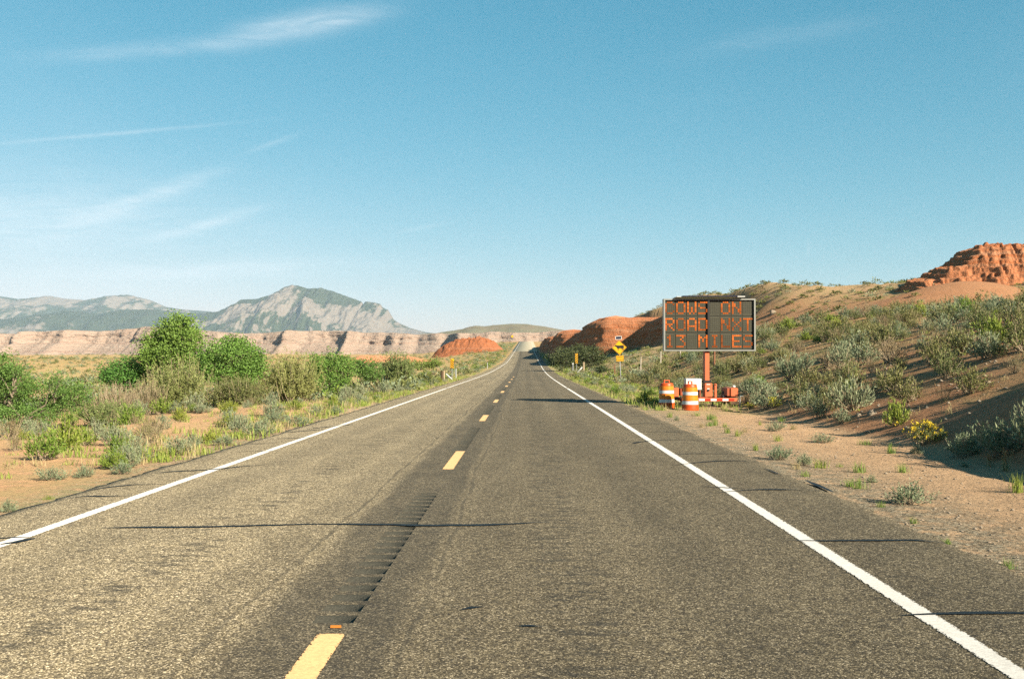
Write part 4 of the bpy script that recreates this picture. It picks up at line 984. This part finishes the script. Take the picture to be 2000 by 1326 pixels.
# ------------------------------------------------------------------ trees and tall bushes of the wash
def crown_leaves(rg, lobes, nclump, per, crad, L, W):
    """lobes: (centre, radii); leaf clumps fill each lobe, denser towards its surface"""
    vol = np.array([l[1][0]*l[1][2] for l in lobes]); pk = rg.choice(len(lobes), nclump, p=vol/vol.sum())
    d = unit(rg.normal(size=(nclump, 3))); rr = rg.uniform(.35, 1.0, nclump)**.5*(1+.22*rg.normal(size=nclump)*.6)*np.where(rg.random(nclump) < .14, 1.22, 1)
    c = np.array([lobes[k][0] for k in pk])+d*rr[:, None]*np.array([lobes[k][1] for k in pk])
    cr = crad*rg.uniform(.55, 1.35, nclump)
    o = rg.normal(size=(nclump, per, 3)); o = o/np.linalg.norm(o, axis=-1, keepdims=True)*rg.uniform(.2, 1, (nclump, per, 1))**.6
    L = L*.82; W = W*.82
    Cn = c[:, None]+o*cr[:, None, None]*np.array([1.15, 1.15, .8]); D = o+rg.normal(0, .6, o.shape)+np.array([0, 0, -.25])
    return c, leaves(rg, Cn.reshape(-1, 3), D.reshape(-1, 3), L, W)
def branch_tree(name, label, base_px, y, lobes_px, mat, seed, nclump, per=26, crad=.34, L=.12, W=.085, trunk=.12, ntrunk=3, cat='tree', dep=.8):
    bp = CAM+ray(*base_px)*y; base = np.array([bp[0], bp[1], float(H(bp[0], bp[1]))]); rg = np.random.default_rng(seed)
    s_ = y/F; lobes = []
    for (px, py, rx, rz_) in lobes_px:
        c = P(px, py, y)-base; c[1] += rg.uniform(-.6, .6); lobes.append((c, np.array([rx*s_, max(rx*s_*dep, .4), rz_*s_])))
    c, lv = crown_leaves(rg, lobes, nclump, int(per*1.45), crad*rg.uniform(.9, 1.0), L, W)
    low = c[:, 2]+base[2] > float(H(base[0], base[1]))-.2
    root = empty(name, base, label, cat); Q = []
    tops = [l[0] for l in lobes]
    for k in range(ntrunk):
        b0 = np.array([rg.normal(0, .25), rg.normal(0, .2), -.1]); t = tops[k % len(tops)]
        n_ = 6; pts = [b0+(t-b0)*f+np.array([rg.normal(0, .10), rg.normal(0, .10), 0])*(0 < f < 1) for f in np.linspace(0, 1, n_)]
        for i in range(n_-1): Q.append(tubes(np.array([pts[i]]), np.array([pts[i+1]]), np.array([trunk*(1-i/n_)]), np.array([trunk*(1-(i+1)/n_)])))
    sel = rg.choice(len(c), min(len(c), 90), replace=False)
    for i in sel:
        t = tops[int(np.argmin([np.linalg.norm((c[i]-q)/l[1]) for q, l in zip(tops, lobes)]))]
        a = t+np.array([0, 0, -.5])*rg.uniform(.3, 1.2); m_ = (a+c[i])/2+rg.normal(0, .1, 3)
        Q.append(tubes(np.array([a, m_]), np.array([m_, c[i]]), np.array([.03, .018]), np.array([.018, .006])))
    add('trunk', quads_mesh('trunk', [(np.concatenate(Q), 0)], [M['bark']]), root)
    add('crown', quads_mesh('crown', [(lv, 0)], [M[mat]]), root); return root
def wand_bush(name, label, px, py, y, wpx, hpx, mat, seed, nw=150, per=30, L=.11, W=.022, r0=.018, tilt=(2, 55), lo=.25, bare=.35):
    bp = CAM+ray(px, py)*y; base = np.array([bp[0], bp[1], float(H(bp[0], bp[1]))]); s_ = y/F; rg = np.random.default_rng(seed)
    top = P(px, py-hpx, y)[2]-base[2]; r = wpx*s_/2
    Pn = wands(rg, nw, r*1.15, top*1.05, tilt, 6, r*.28, .9, .035)
    tw = Pn[rg.integers(0, nw, nw*2)]; st = tw[np.arange(nw*2), rg.integers(2, 5, nw*2)]
    e = st+rg.normal(0, .14, st.shape)*np.array([r, r, top*.5])+np.array([0, 0, top*.16]); mdl = (st+e)/2+rg.normal(0, .04, st.shape)
    sp3 = np.stack([st, mdl, e], 1)
    C1, D1 = along(rg, Pn, per//2, lo); C2, D2 = along(rg, sp3, per//2, .05); C = np.concatenate([C1, C2]); D = np.concatenate([D1, D2])
    root = empty(name, base, label, 'bush')
    ns = int(nw*bare); add('stems', quads_mesh('stems', [(stem_quads(Pn[:ns], r0, .004), 0), (stem_quads(sp3[:ns], .006, .003), 0)], [M['twig']]), root)
    add('foliage', quads_mesh('foliage', [(leaves(rg, C+rg.normal(0, .03, C.shape), unit(D)+rg.normal(0, .5, D.shape), L, W), 0)], [M[mat]]), root); return root

branch_tree('cottonwood_tree', 'tallest cottonwood with bright green crown rising above the mesa line', (330, 770), 52,
            [(352, 645, 34, 30), (330, 660, 44, 34), (372, 668, 30, 26), (298, 672, 28, 24), (350, 690, 46, 26), (310, 695, 34, 24), (330, 722, 38, 22)], 'cotton', 1, 560, 26, .36, .13, .09)
branch_tree('cottonwood_tree', 'dark green low cottonwood left of the tallest tree', (258, 765), 53,
            [(262, 722, 34, 24), (232, 728, 30, 18), (290, 712, 26, 22), (250, 742, 36, 16), (214, 735, 16, 10)], 'cotton', 2, 260, 26, .34, .12, .085)
branch_tree('cottonwood_tree', 'rounded cottonwood right of the tallest tree', (450, 770), 50,
            [(448, 700, 50, 34), (415, 712, 34, 28), (484, 705, 32, 32), (455, 676, 30, 18), (440, 728, 44, 22), (480, 732, 30, 18)], 'cotton', 3, 480, 26, .36, .12, .085)
branch_tree('willow_bush', 'big leafy green bush cut by the left border of the photo', (60, 830), 33,
            [(70, 780, 60, 40), (20, 770, 40, 50), (125, 772, 36, 30), (40, 740, 34, 32), (0, 720, 26, 34), (110, 752, 30, 22), (-40, 760, 60, 60), (55, 812, 70, 22), (10, 815, 40, 24)], 'willow', 4, 760, 26, .24, .085, .04, .05, 6, 'bush')
branch_tree('cottonwood_tree', 'round dense green bush tree in the row right of the tamarisks', (643, 768), 60,
            [(643, 725, 42, 34), (620, 715, 24, 24), (668, 722, 24, 28), (642, 748, 36, 18)], 'cotton', 5, 300, 26, .36, .12, .08, .06)
branch_tree('willow_bush', 'light green loose bush right of the round dense one', (712, 748), 68,
            [(712, 720, 26, 22), (698, 712, 16, 14), (728, 728, 18, 16)], 'willow', 6, 150, 24, .36, .12, .07, .05, 3, 'bush')
branch_tree('willow_bush', 'low bright green bush nearest the left striped marker', (835, 722), 105,
            [(820, 712, 24, 8), (845, 709, 18, 9)], 'willow', 7, 90, 24, .42, .16, .09, .04, 2, 'bush')
wand_bush('tamarisk_bush', 'grey-green wispy tamarisk in front of the tallest cottonwood', 348, 800, 44, 130, 100, 'tamar', 11, 260, 60, .12, .03)
wand_bush('tamarisk_bush', 'bare twiggy tan bush at the foot of the dark low cottonwood', 285, 803, 42, 80, 62, 'drybush', 12, 190, 24, .08, .018, bare=.9)
wand_bush('tamarisk_bush', 'brown-olive bush below the rounded cottonwood', 465, 796, 44, 110, 62, 'olive', 13, 260, 50, .10, .028)
wand_bush('tamarisk_bush', 'olive wispy tamarisk between the rounded cottonwood and the dense bush', 565, 780, 52, 120, 90, 'tamar', 14, 260, 64, .14, .034)
wand_bush('tamarisk_bush', 'small olive tamarisk at the right end of the tree row', 778, 748, 74, 76, 62, 'tamar', 15, 190, 50, .17, .045)
wand_bush('tamarisk_bush', 'dry twiggy bush between the left border bush and the cottonwoods', 225, 800, 40, 90, 50, 'drybush', 16, 150, 14, .07, .016, bare=1)
wand_bush('tamarisk_bush', 'low greenish brush in front of the bare twiggy bush', 215, 822, 35, 110, 38, 'tamar', 17, 220, 46, .09, .024, tilt=(2, 75))
branch_tree('thicket', 'dark olive thicket behind the right striped marker below the red cliff', (1120, 716), 140,
            [(1100, 698, 22, 16), (1128, 692, 28, 18), (1155, 694, 24, 16), (1172, 704, 14, 10), (1120, 708, 40, 10), (1086, 705, 14, 9)], 'juniper', 8, 340, 24, .62, .24, .14, .07, 4, 'bush')
branch_tree('thicket', 'small dark bush on the verge left of the cow sign', (1176, 726), 112,
            [(1172, 722, 12, 6), (1182, 724, 10, 4)], 'juniper', 9, 50, 22, .3, .16, .1, .03, 2, 'bush')

# ------------------------------------------------------------------ message board trailer
M['alu'] = pmat('weathered_aluminium', (0.205, 0.208, 0.191), 0.5, 0.3, var=0.2)
M['dark'] = pmat('black_metal', (0.0123, 0.0116, 0.0102), 0.6)
M['panel'] = pmat('display_face', (0.036, 0.034, 0.019), 0.55, var=0.35, vscale=6)
M['gap'] = pmat('display_groove', (0.0191, 0.0184, 0.0109), 0.7)
M['orange'] = pmat('faded_orange_paint', (0.396, 0.099, 0.0376), 0.5, var=0.18, vscale=5)
M['orange_dk'] = pmat('dark_orange_paint', (0.26, 0.0581, 0.0205), 0.6, var=0.3, vscale=9)  # for rails and tool box; also stands for shade on the fender side
M['white'] = pmat('white_paint', (0.505, 0.499, 0.478), 0.5, var=0.06)
M['redtape'] = pmat('red_reflective_tape', (0.287, 0.0205, 0.0082), 0.35)
M['rubber'] = pmat('tyre_rubber', (0.015, 0.0143, 0.013), 0.85, var=0.3, vscale=20)
M['steel'] = pmat('galvanised_steel', (0.287, 0.294, 0.287), 0.45, 0.6, var=0.2, vscale=14)
M['solar'] = pmat('solar_cells', (0.0123, 0.015, 0.0307), 0.2, 0.0, spec=0.5)
M['drum'] = pmat('orange_drum_plastic', (0.41, 0.0581, 0.0082), 0.45, var=0.12, vscale=7)
M['drumlite'] = pmat('orange_reflective_sheet', (0.533, 0.161, 0.0137), 0.35, var=0.1, vscale=9)
M['drumwhite'] = pmat('white_reflective_sheet', (0.519, 0.512, 0.492), 0.35, var=0.06)
M['yellow'] = pmat('yellow_sign_sheet', (0.533, 0.273, 0.00546), 0.4, var=0.06)
M['black'] = pmat('black_sign_ink', (0.0082, 0.00751, 0.00683), 0.5)
M['wood'] = pmat('weathered_wood', (0.273, 0.205, 0.13), 0.9, var=0.35, vscale=9, bump=0.4, bscale=30)
M['wooddk'] = pmat('dark_treated_wood', (0.0683, 0.0444, 0.0239), 0.9, var=0.4, vscale=9, bump=0.4)
M['woodpale'] = pmat('bleached_wood', (0.314, 0.273, 0.212), 0.9, var=0.2, vscale=9)
M['rustpost'] = pmat('rusty_post', (0.164, 0.0683, 0.0342), 0.8, var=0.3)
def led(name, st):
    m = bpy.data.materials.new(name); m.use_nodes = True; N = NT(m.node_tree); N.n.clear()
    out = N.node('ShaderNodeOutputMaterial'); g = N.node('ShaderNodeNewGeometry')
    v = N.m('MULTIPLY', N.m('ADD', 0.62, N.m('MULTIPLY', g.outputs['Random Per Island'], 0.7)), st)
    e = N.node('ShaderNodeEmission', {'Color': (1.0, 0.21, 0.03), 'Strength': v}); N.l.new(e.outputs[0], out.inputs[0]); return m
LED = [led('lamp_faint', .16), led('lamp_dim', .24), led('lamp_mid', .34), led('lamp_bright', .45)]
FONT = {'C': '01110 10001 10000 10000 10000 10001 01110', 'O': '01110 10001 10001 10001 10001 10001 01110', 'W': '10001 10001 10001 10101 10101 10101 01010',
        'S': '01111 10000 10000 01110 00001 00001 11110', 'N': '10001 11001 11001 10101 10011 10011 10001', 'R': '11110 10001 10001 11110 10100 10010 10001', 'A': '01110 10001 10001 10001 11111 10001 10001',
        'D': '11110 10001 10001 10001 10001 10001 11110', 'X': '10001 10001 01010 00100 01010 10001 10001', 'T': '11111 00100 00100 00100 00100 00100 00100', '1': '00100 01100 00100 00100 00100 00100 01110',
        '3': '11111 00010 00100 00010 00001 00001 11110', 'M': '10001 11011 10101 10101 10001 10001 10001', 'I': '01110 00100 00100 00100 00100 00100 01110', 'L': '10000 10000 10000 10000 10000 10000 11111', 'E': '11111 10000 10000 11110 10000 10000 11111'}
GLOW = ['1232022 ', '31320112', '12 31031']
def message_trailer():
    y0 = 36.5; K = F/y0; cx = P(1381, 700, y0)[0]; g = float(H(cx, y0))-.02
    X = lambda px: (px-1381)/K
    Z = lambda py: P(1381, py, y0)[2]-g
    t = empty('message_board_trailer', (cx, y0, g), 'orange trailer carrying the large electronic message board beside the right shoulder', 'trailer')
    # the board: a shallow aluminium case with a recessed dark face
    bx0, bx1, bz0, bz1 = X(1296), X(1474), Z(685.5), Z(584)
    b = MB(); fr = .052
    b.box(bx0, bx1, -.02, .20, bz0, bz1); b.build('board_case', M['alu'], t)
    case = t.children[-1] if t.children else None
    f = MB()
    f.box(bx0, bx0+fr, -.14, -.021, bz0, bz1); f.box(bx1-fr, bx1, -.14, -.021, bz0, bz1)
    f.box(bx0+fr, bx1-fr, -.14, -.021, bz1-fr*.9, bz1); f.box(bx0+fr, bx1-fr, -.14, -.021, bz0, bz0+fr*.8)
    f.build('board_frame', M['alu'], t)
    d = MB(); d.box(bx0+fr+.002, bx1-fr-.002, -.045, -.022, bz0+fr*.8+.002, bz1-fr*.9-.002); face = d.build('display_face', M['gap'], t)
    m_ = MB(); m_.box(X(1381.2), X(1385.2), -.135, -.047, bz0+.06, bz1-.05); m_.build('center_gap_strip', M['dark'], t)  # black strip standing for the dark gap between the board halves
    xs = [X(1299.0)+.403*k for k in range(4)]+[X(1386.0)+.403*k for k in range(4)]
    zt = [Z(589.2), Z(621.3), Z(654.0)]
    for r, text in enumerate(['COWS ON ', 'ROAD NXT', '13 MILES']):
        for k, chx in enumerate(text):
            x0 = xs[k]; z1 = zt[r]; px_, pz_ = .0690, .0660
            q = MB(); q.box(x0-.018, x0+.345+.018, -.060, -.047, z1-.462-.045, z1+.045); md = q.build('character_module', M['panel'], t)
            u = MB(); lit = MB()
            for i in range(7):
                for j in range(5):
                    on = chx != ' ' and FONT[chx].split()[i][j] == '1'
                    xa = x0+j*px_+.006; za = z1-(i+1)*pz_+.008
                    if on: lit.box(xa, xa+px_-.012, -.068, -.0605, za, za+pz_-.015)
                    else: u.box(xa+.006, xa+px_-.018, -.063, -.0605, za+.006, za+pz_-.021)
            o = u.build('unlit_dots', M['gap'], md); o['kind'] = 'stuff'
            if lit.v:
                o = lit.build('lit_letter', LED[int(GLOW[r][k])], md); o['kind'] = 'stuff'
    sp = MB(); sp.box(X(1331), X(1437), -.35, .85, Z(583.2)+.045, Z(583.2)+.085); pn = sp.build('solar_panel', M['solar'], t)
    sf = MB(); sf.box(X(1437)+.002, X(1452), -.30, .80, Z(583.2)+.042, Z(583.2)+.07); sf.box(X(1320), X(1331)-.002, -.30, .8, Z(583.2)+.042, Z(583.2)+.06)
    sf.build('panel_bracket', M['white'], pn)
    m = MB(); m.box(X(1376.6), X(1385.4), .21, .38, .5, bz1-.1); m.build('mast', M['orange'], t)
    m = MB(); m.box(X(1377.0), X(1385.2), -.02, .208, Z(743), bz0-.003); m.build('mast_cover', M['orange'], t)
    m = MB(); m.box(X(1374), X(1388), -.06, .45, Z(748), Z(743)-.003); m.build('mast_collar', M['dark'], t)
    m = MB(); m.box(X(1375), X(1390), -.12, .40, Z(775.5), Z(748)-.003, .02); wb = m.build('winch_box', M['orange'], t)
    m = MB(); m.tube((X(1382), -.121, Z(762)), (X(1382), -.150, Z(762)), .042, n=14); m.build('knob', M['dark'], wb)
    m = MB(); m.box(X(1380), X(1384.2), -.126, -.1215, Z(760.4), Z(758)); m.box(X(1378.5), X(1385.5), -.126, -.1215, Z(751.2), Z(749.8)); m.build('label_plate', M['white'], wb)
    # chassis: rear bumper with tape, side rails, draw bar running away from the road camera
    m = MB(); m.box(X(1329), X(1436), -.30, -.20, Z(783.5), Z(776.5), .01); bp = m.build('rear_bumper', M['orange'], t)
    for i in range(7):
        a, c = X(1362+i*11.4), X(1362+(i+1)*11.4)-.004
        if i < 6:
            e = MB(); e.box(a, c, -.304, -.3005, Z(782.2), Z(778.0)); e.build('reflective_tape', M['white'] if i % 2 == 0 else M['redtape'], bp)
    for a, nm in ((1331, 'side_rail'), (1432, 'side_rail')):
        m = MB(); m.box(X(a)-.04, X(a)+.04, -.198, 2.3, Z(783), Z(777)); m.build(nm, M['orange_dk'], t)
    m = MB(); m.box(X(1333), X(1430), .9, 1.0, Z(783), Z(777)); m.build('cross_rail', M['orange_dk'], t)
    m = MB(); m.box(X(1381)-.05, X(1381)+.05, 1.002, 4.2, Z(783), Z(777)); m.build('draw_bar', M['orange_dk'], t)
    m = MB(); m.tube((X(1316), .75, .30), (X(1424), .75, .30), .035, n=8); m.build('axle', M['dark'], t)
    for a, c in ((1310, 1320.5), (1419.5, 1430)):
        m = MB(); w0, w1 = X(a), X(c); rr = .32; prof = []
        n = 28; V = []; Fs = []; ring = [(w0, .20), (w0, .29), (w0+.03, rr), (w1-.03, rr), (w1, .29), (w1, .20)]
        for x_, r_ in ring:
            for k in range(n): V.append((x_, .75+r_*math.cos(2*math.pi*k/n), rr+.0+r_*math.sin(2*math.pi*k/n)))
        for i in range(5):
            for k in range(n): Fs.append((i*n+k, i*n+(k+1) % n, (i+1)*n+(k+1) % n, (i+1)*n+k))
        m._add(V, Fs); wh = m.build('wheel', M['rubber'], t, True)
        m = MB(); m.tube((w0+.02, .75, rr), (w1-.02, .75, rr), .199, n=20); m.build('rim', M['white'], wh)
    m = MB(); m.box(X(1309.5), X(1325.5), -.05, 1.25, Z(775.2), Z(757), .025); m.build('fender', M['orange'], t)
    m = MB(); m.box(X(1425.5), X(1440.5), -.05, 1.25, Z(774.5), Z(757.5), .025); fd = m.build('fender', M['orange'], t)
    m = MB(); m.box(X(1419.8), X(1425)-.005, .0, 1.1, Z(773), Z(757.8)); m.build('fender_shaded_side', M['orange_dk'], t)  # shaded left face of the fender box, its shade put into darker orange
    m = MB(); m.lathe([(.01, Z(757.5)+.002), (.055, Z(757.5)+.02), (.06, Z(754.5)), (.04, Z(753)), (.005, Z(752.5))], 14, X(1435.5), .25); m.build('beacon', M['white'], t)
    m = MB(); m.box(X(1329.5), X(1336), .1, .5, Z(773), Z(758.5), .015); m.build('tool_box', M['orange_dk'], t)
    m = MB(); m.box(X(1394.2), X(1398.6), -.10, .0, Z(776.3), Z(749), .008); pv = m.build('swivel_arm', M['orange'], t)
    m = MB(); m.tube((X(1396.3), -.1005, Z(751.2)), (X(1396.3), -.112, Z(751.2)), .018, n=8); m.build('pin', M['dark'], pv)
    m = MB(); m.box(X(1339), X(1369.5), -.06, .34, Z(761.5), Z(739.2), .02); m.build('control_cabinet', M['white'], t)
    for a in (1341, 1366): m = MB(); m.box(X(a), X(a+2), -.03, .3, Z(777), Z(762)); m.build('cabinet_leg', M['orange_dk'], t)
    for a, top, mt in ((1328, 773, 'dark'), (1441.7, 772, 'steel'), (1418, 783, 'dark')):
        m = MB(); m.tube((X(a), -.22, .03), (X(a), -.22, Z(top)), .026, n=8); j = m.build('jack', M[mt], t)
        e = MB(); e.box(X(a)-.09, X(a)+.09, -.31, -.13, .0, .028); e.build('foot_plate', M['dark'], j)
    m = MB(); m.tube((X(1440.5), -.22, Z(773)), (X(1448.5), -.22, Z(773)), .015, n=6); m.build('jack_handle', M['steel'], t)
    m = MB(); m.box(X(1306.2), X(1308.2), -.1, -.05, .03, Z(759)); m.build('marker_rod', M['steel'], t)
message_trailer()

def barrel(px, py, label, rot):
    p = hit(px, py); t = empty('traffic_barrel', p, label, 'barrel', 'orange traffic barrels at the trailer', rot)
    h = .92; prof = [(.30, 0), (.305, .03), (.285, .05), (.285, .195), (.279, .20), (.275, .33), (.270, .335), (.268, .52), (.263, .525), (.260, .645), (.255, .65), (.250, .80), (.240, .805), (.232, .875), (.215, .90), (.19, .905)]
    b = MB(); b.lathe(prof, 28); b.build('body', M['drum'], t, True)
    for z0, z1, r0, r1, mt in ((.205, .325, .281, .277, 'drumwhite'), (.34, .515, .2725, .2705, 'drumlite'), (.53, .64, .2655, .2625, 'drumwhite'), (.655, .795, .2575, .2525, 'drumlite')):
        b = MB(); b.lathe([(r0-.004, z0), (r0, z0+.001), (r1, z1-.001), (r1-.004, z1)], 28); b.build('reflective_band', M[mt], t, True)
    b = MB(); b.box(-.12, -.09, -.02, .02, .90, .985); b.box(.09, .12, -.02, .02, .90, .985); b.box(-.12, .12, -.02, .02, .986, 1.012); b.build('handle', M['drum'], t)
barrel(1302, 797, 'orange and white barrel standing left behind the trailer fender', .4)
barrel(1348, 801, 'orange and white barrel in front of the trailer, nearest the road', 2.0)

# ------------------------------------------------------------------ road signs, posts, fence
def flat(name, pts, y0, y1, mat, parent): b = MB(); b.prism(pts, y0, y1); return b.build(name, mat, parent)
def text_mesh(body, size, mat, parent, x, y, z):
    c = bpy.data.curves.new('lettering', 'FONT'); c.body = body; c.align_x = 'CENTER'; c.align_y = 'CENTER'; c.size = size; c.extrude = .002
    o = bpy.data.objects.new('lettering', c); me = bpy.data.meshes.new_from_object(o); bpy.data.objects.remove(o)
    me.materials.clear(); me.materials.append(mat); me.transform(Matrix.Rotation(math.radians(90), 4, 'X')); return add('lettering', me, parent, (x, y, z))
def cow_sign():
    p = hit(1213, 742); y = p[1]; s_ = y/F; Zp = lambda py: P(1209, py, y)[2]-p[2]
    t = empty('cattle_warning_sign', p, 'yellow diamond sign with a black cow above an open range plate', 'road sign'); t.rotation_euler = (0, math.radians(-3.0), 0)
    b = MB(); b.box(-.035, .035, .0, .05, -.3, Zp(656)); b.build('post', M['steel'], t)
    zc, r = Zp(678.8), 14.3*s_
    dia = lambda k: [(0, zc-k), (k, zc), (0, zc+k), (-k, zc)]
    d = flat('diamond_plate', dia(r), -.03, -.004, M['yellow'], t)
    brd = MB(); o_, i_ = r*.945, r*.895
    for a, c in ((0, 1), (1, 2), (2, 3), (3, 0)):
        A, B_, C, D_ = dia(o_)[a], dia(o_)[c], dia(i_)[c], dia(i_)[a]; brd.prism([A, B_, C, D_], -.034, -.0305)
    brd.build('border', M['black'], d)
    k = r*.0120   # cow drawn on a 100-unit wide field, facing left
    cow = [(-50, 18), (-53, 13), (-49, 9), (-42, 10), (-36, 6), (-30, -4), (-24, -12), (-20, -16), (-18, -40), (-11, -40), (-10, -20), (-4, -15), (10, -14), (24, -17), (27, -24), (26, -40), (33, -40), (35, -24), (38, -10), (41, -26), (40, -40), (46, -40), (48, -18), (47, 4), (50, -12), (53, -14), (52, 8), (47, 18), (30, 20), (5, 18), (-18, 20), (-30, 22), (-36, 26), (-42, 25), (-40, 21), (-46, 22)]
    bm_ = MB(); bm_.prism([(x*k, zc+(z+6)*k) for x, z in cow], -.036, -.0305); bm_.build('cow_emblem', M['black'], d)
    z0, z1 = Zp(705.5), Zp(694.3); w = 7.4*s_
    q = MB(); q.box(-w, w, -.03, -.004, z0, z1); pl = q.build('text_plate', M['yellow'], t)
    hh = z1-z0
    text_mesh('OPEN', hh*.38, M['black'], pl, 0, -.033, z0+hh*.70); text_mesh('RANGE', hh*.36, M['black'], pl, 0, -.033, z0+hh*.28)
    bd = MB(); e = .02
    bd.box(-w+e, w-e, -.0335, -.0305, z0+e, z0+e*1.8); bd.box(-w+e, w-e, -.0335, -.0305, z1-e*1.8, z1-e); bd.box(-w+e, -w+e*1.8, -.0335, -.0305, z0+e*1.9, z1-e*1.9); bd.box(w-e*1.8, w-e, -.0335, -.0305, z0+e*1.9, z1-e*1.9); bd.build('border', M['black'], pl)
    za, zb = Zp(662.8), Zp(656.5)
    sp = MB(); sp.box(-.30, .24, -.10, -.06, za, zb); pnl = sp.build('solar_panel', M['white'], t)
    sc = MB(); sc.box(-.26, .20, -.106, -.1005, za+.03, zb-.03); sc.build('solar_cells', M['solar'], pnl)
cow_sign()
def object_marker(px, py, ztop_px, zbot_px, w, dirn, label):
    p = hit(px, py); y = p[1]; Zp = lambda q: P(px, q, y)[2]-p[2]
    t = empty('object_marker', p, label, 'road sign', 'striped object markers')
    b = MB(); b.box(-.025, .025, 0, .04, -.3, Zp(ztop_px)-.05); b.build('post', M['steel'], t)
    z0, z1 = Zp(zbot_px), Zp(ztop_px); q = MB(); q.box(-w, w, -.03, -.004, z0, z1); pl = q.build('marker_plate', M['yellow'], t)
    n = 4; st = (z1-z0)/(n+.5)
    for k in range(n+2):
        a = z0+(k-.9)*st; lo_l, lo_r = (a, a+2*w*dirn)
        pts = [(-w, lo_l), (w, lo_r), (w, lo_r+st*.5), (-w, lo_l+st*.5)]
        # clip the stripe to the plate
        pts = [(x, min(max(z, z0), z1)) for x, z in pts]
        if max(z for _, z in pts)-min(z for _, z in pts) > .06:
            flat('stripe', pts, -.034, -.0305, M['black'], pl)
object_marker(883, 743, 700.5, 719.5, .155, -1, 'black and yellow striped marker on a post left of the road')
object_marker(1126, 730, 689.5, 709.5, .17, 1, 'black and yellow striped marker on a post right of the road before the thicket')
def post(px, py, top, w, mat, label, name='post', cat='post', cap=None):
    p = hit(px, py); h = P(px, top, p[1])[2]-p[2]; b = MB(); b.tube((0, 0, -.2), (0, 0, h), w, w*.92, 8)
    if cap: b.cur = 1; b.box(-w*1.5, w*1.5, -w*1.5, w*1.5, h, h+.12)
    return tag(b.build(name, [M[mat], M['white']] if cap else M[mat], None, True, tuple(p)), label, cat)
post(863.5, 748, 725, .13, 'wooddk', 'thick dark wooden post left of the road by the striped marker', 'wooden_post')
post(866.8, 746, 724, .10, 'wood', 'brown weathered post beside the thick dark one', 'wooden_post')
post(890.5, 740, 720, .06, 'steel', 'thin grey post right of the left striped marker', 'delineator_post')
post(952, 720, 708, .06, 'steel', 'small pale post on the left verge far along the road', 'delineator_post')
post(1119, 729, 711, .06, 'steel', 'thin post with a white top left of the right striped marker', 'delineator_post', cap=1)
post(1140, 729, 707, .13, 'wood', 'brown wooden post right of the right striped marker', 'wooden_post')
post(1200.5, 733, 712, .05, 'rustpost', 'thin rusty post left of the cow sign post', 'metal_post')
def brace(pa, pb, w, mat, label):
    a = hit(*pa[:2]); A = P(pa[0], pa[2], a[1]); B_ = P(pb[0], pb[1], a[1])
    m = MB(); m.tube(Vector(A-a), Vector(B_-a), w, w, 8); return tag(m.build('guard_rail_brace', M[mat], None, False, tuple(a)), label, 'rail')
brace((1127, 731, 729), (1137, 717), .09, 'white', 'white slanted rail end between the right marker and the brown post')
brace((884, 743, 742), (871, 730), .09, 'steel', 'grey slanted rail end at the foot of the left striped marker')
def wooden_brace():
    a, b = hit(760, 760), hit(789, 753); y = (a[1]+b[1])/2
    t = empty('fence_brace', (a[0], y, a[2]), 'white posts with a dark rail across, left of the road below the tamarisk', 'fence')
    for q, top in ((a, 745), (b, 733)):
        h = P(774, top, y)[2]-q[2]; m = MB(); m.tube((q[0]-a[0], 0, q[2]-a[2]-.2), (q[0]-a[0], 0, q[2]-a[2]+h), .07, .06, 8); m.build('post', M['woodpale'], t, True)
    m = MB(); m.tube((0, -.08, P(760, 745, y)[2]-a[2]), (b[0]-a[0], -.08, P(787, 741, y)[2]-a[2]), .08, .08, 8); m.build('rail', M['wooddk'], t)
wooden_brace()
def fence():
    spec = [(1163, 735, 716), (1199, 733, 716), (1251, 725, 697), (1290, 712, 686), (1328, 701, 680), (1394.5, 730, 686), (1480, 735, 712), (1560, 715, 694)]
    root = None; tops = []
    for i, (px, py, top) in enumerate(spec[2:6]):
        p = hit(px, py)
        if root is None: root = empty('wire_fence', p, 'wire fence with thin wooden posts on the slope behind the message board', 'fence'); o0 = np.array(p)
        h = P(px, top, p[1])[2]-p[2]; q = np.array(p)-o0; m = MB(); m.tube((q[0], q[1], q[2]-.2), (q[0]+.03, q[1], q[2]+h), .065, .055, 7)
        m.build('post', M['woodpale'] if i != 3 else M['rustpost'], root, True); tops.append((q, h))
    for f in (.45, .9):
        for (qa, ha), (qb, hb) in zip(tops[:2], tops[1:3]):
            m = MB(); m.tube((qa[0], qa[1], qa[2]+ha*f), (qb[0], qb[1], qb[2]+hb*f), .012, .012, 4); m.build('wire', M['rustpost'], root)
fence()
def far_sign():
    y = 560.0; x = P(1000.5, 660, y)[0]; z = float(H(x, y)); t = empty('warning_sign', (x, y, z), 'tiny yellow diamond sign on the left verge near the crest of the road', 'road sign')
    zc = P(1000, 657, y)[2]-z; m = MB(); m.box(-.04, .04, 0, .06, -.2, zc+.3); m.build('post', M['steel'], t)
    k = .8; flat('diamond_plate', [(0, zc-k), (k, zc), (0, zc+k), (-k, zc)], -.04, -.002, M['yellow'], t)
far_sign()

# ------------------------------------------------------------------ haze
def make_haze():
    m = bpy.data.materials.new('desert_air'); m.use_nodes = True; N = NT(m.node_tree); N.n.clear()
    out = N.node('ShaderNodeOutputMaterial')
    v = N.node('ShaderNodeVolumePrincipled', {'Color': (0.60, 0.79, 0.97), 'Density': HAZE, 'Anisotropy': 0.0})
    N.l.new(v.outputs[0], out.inputs['Volume'])
    b = MB(); b.box(-8200, 8200, -400, 14200, -12, 900)
    tag(b.build('haze', m), 'thin pale blue desert haze filling the air', 'haze', kind='stuff')
make_haze()
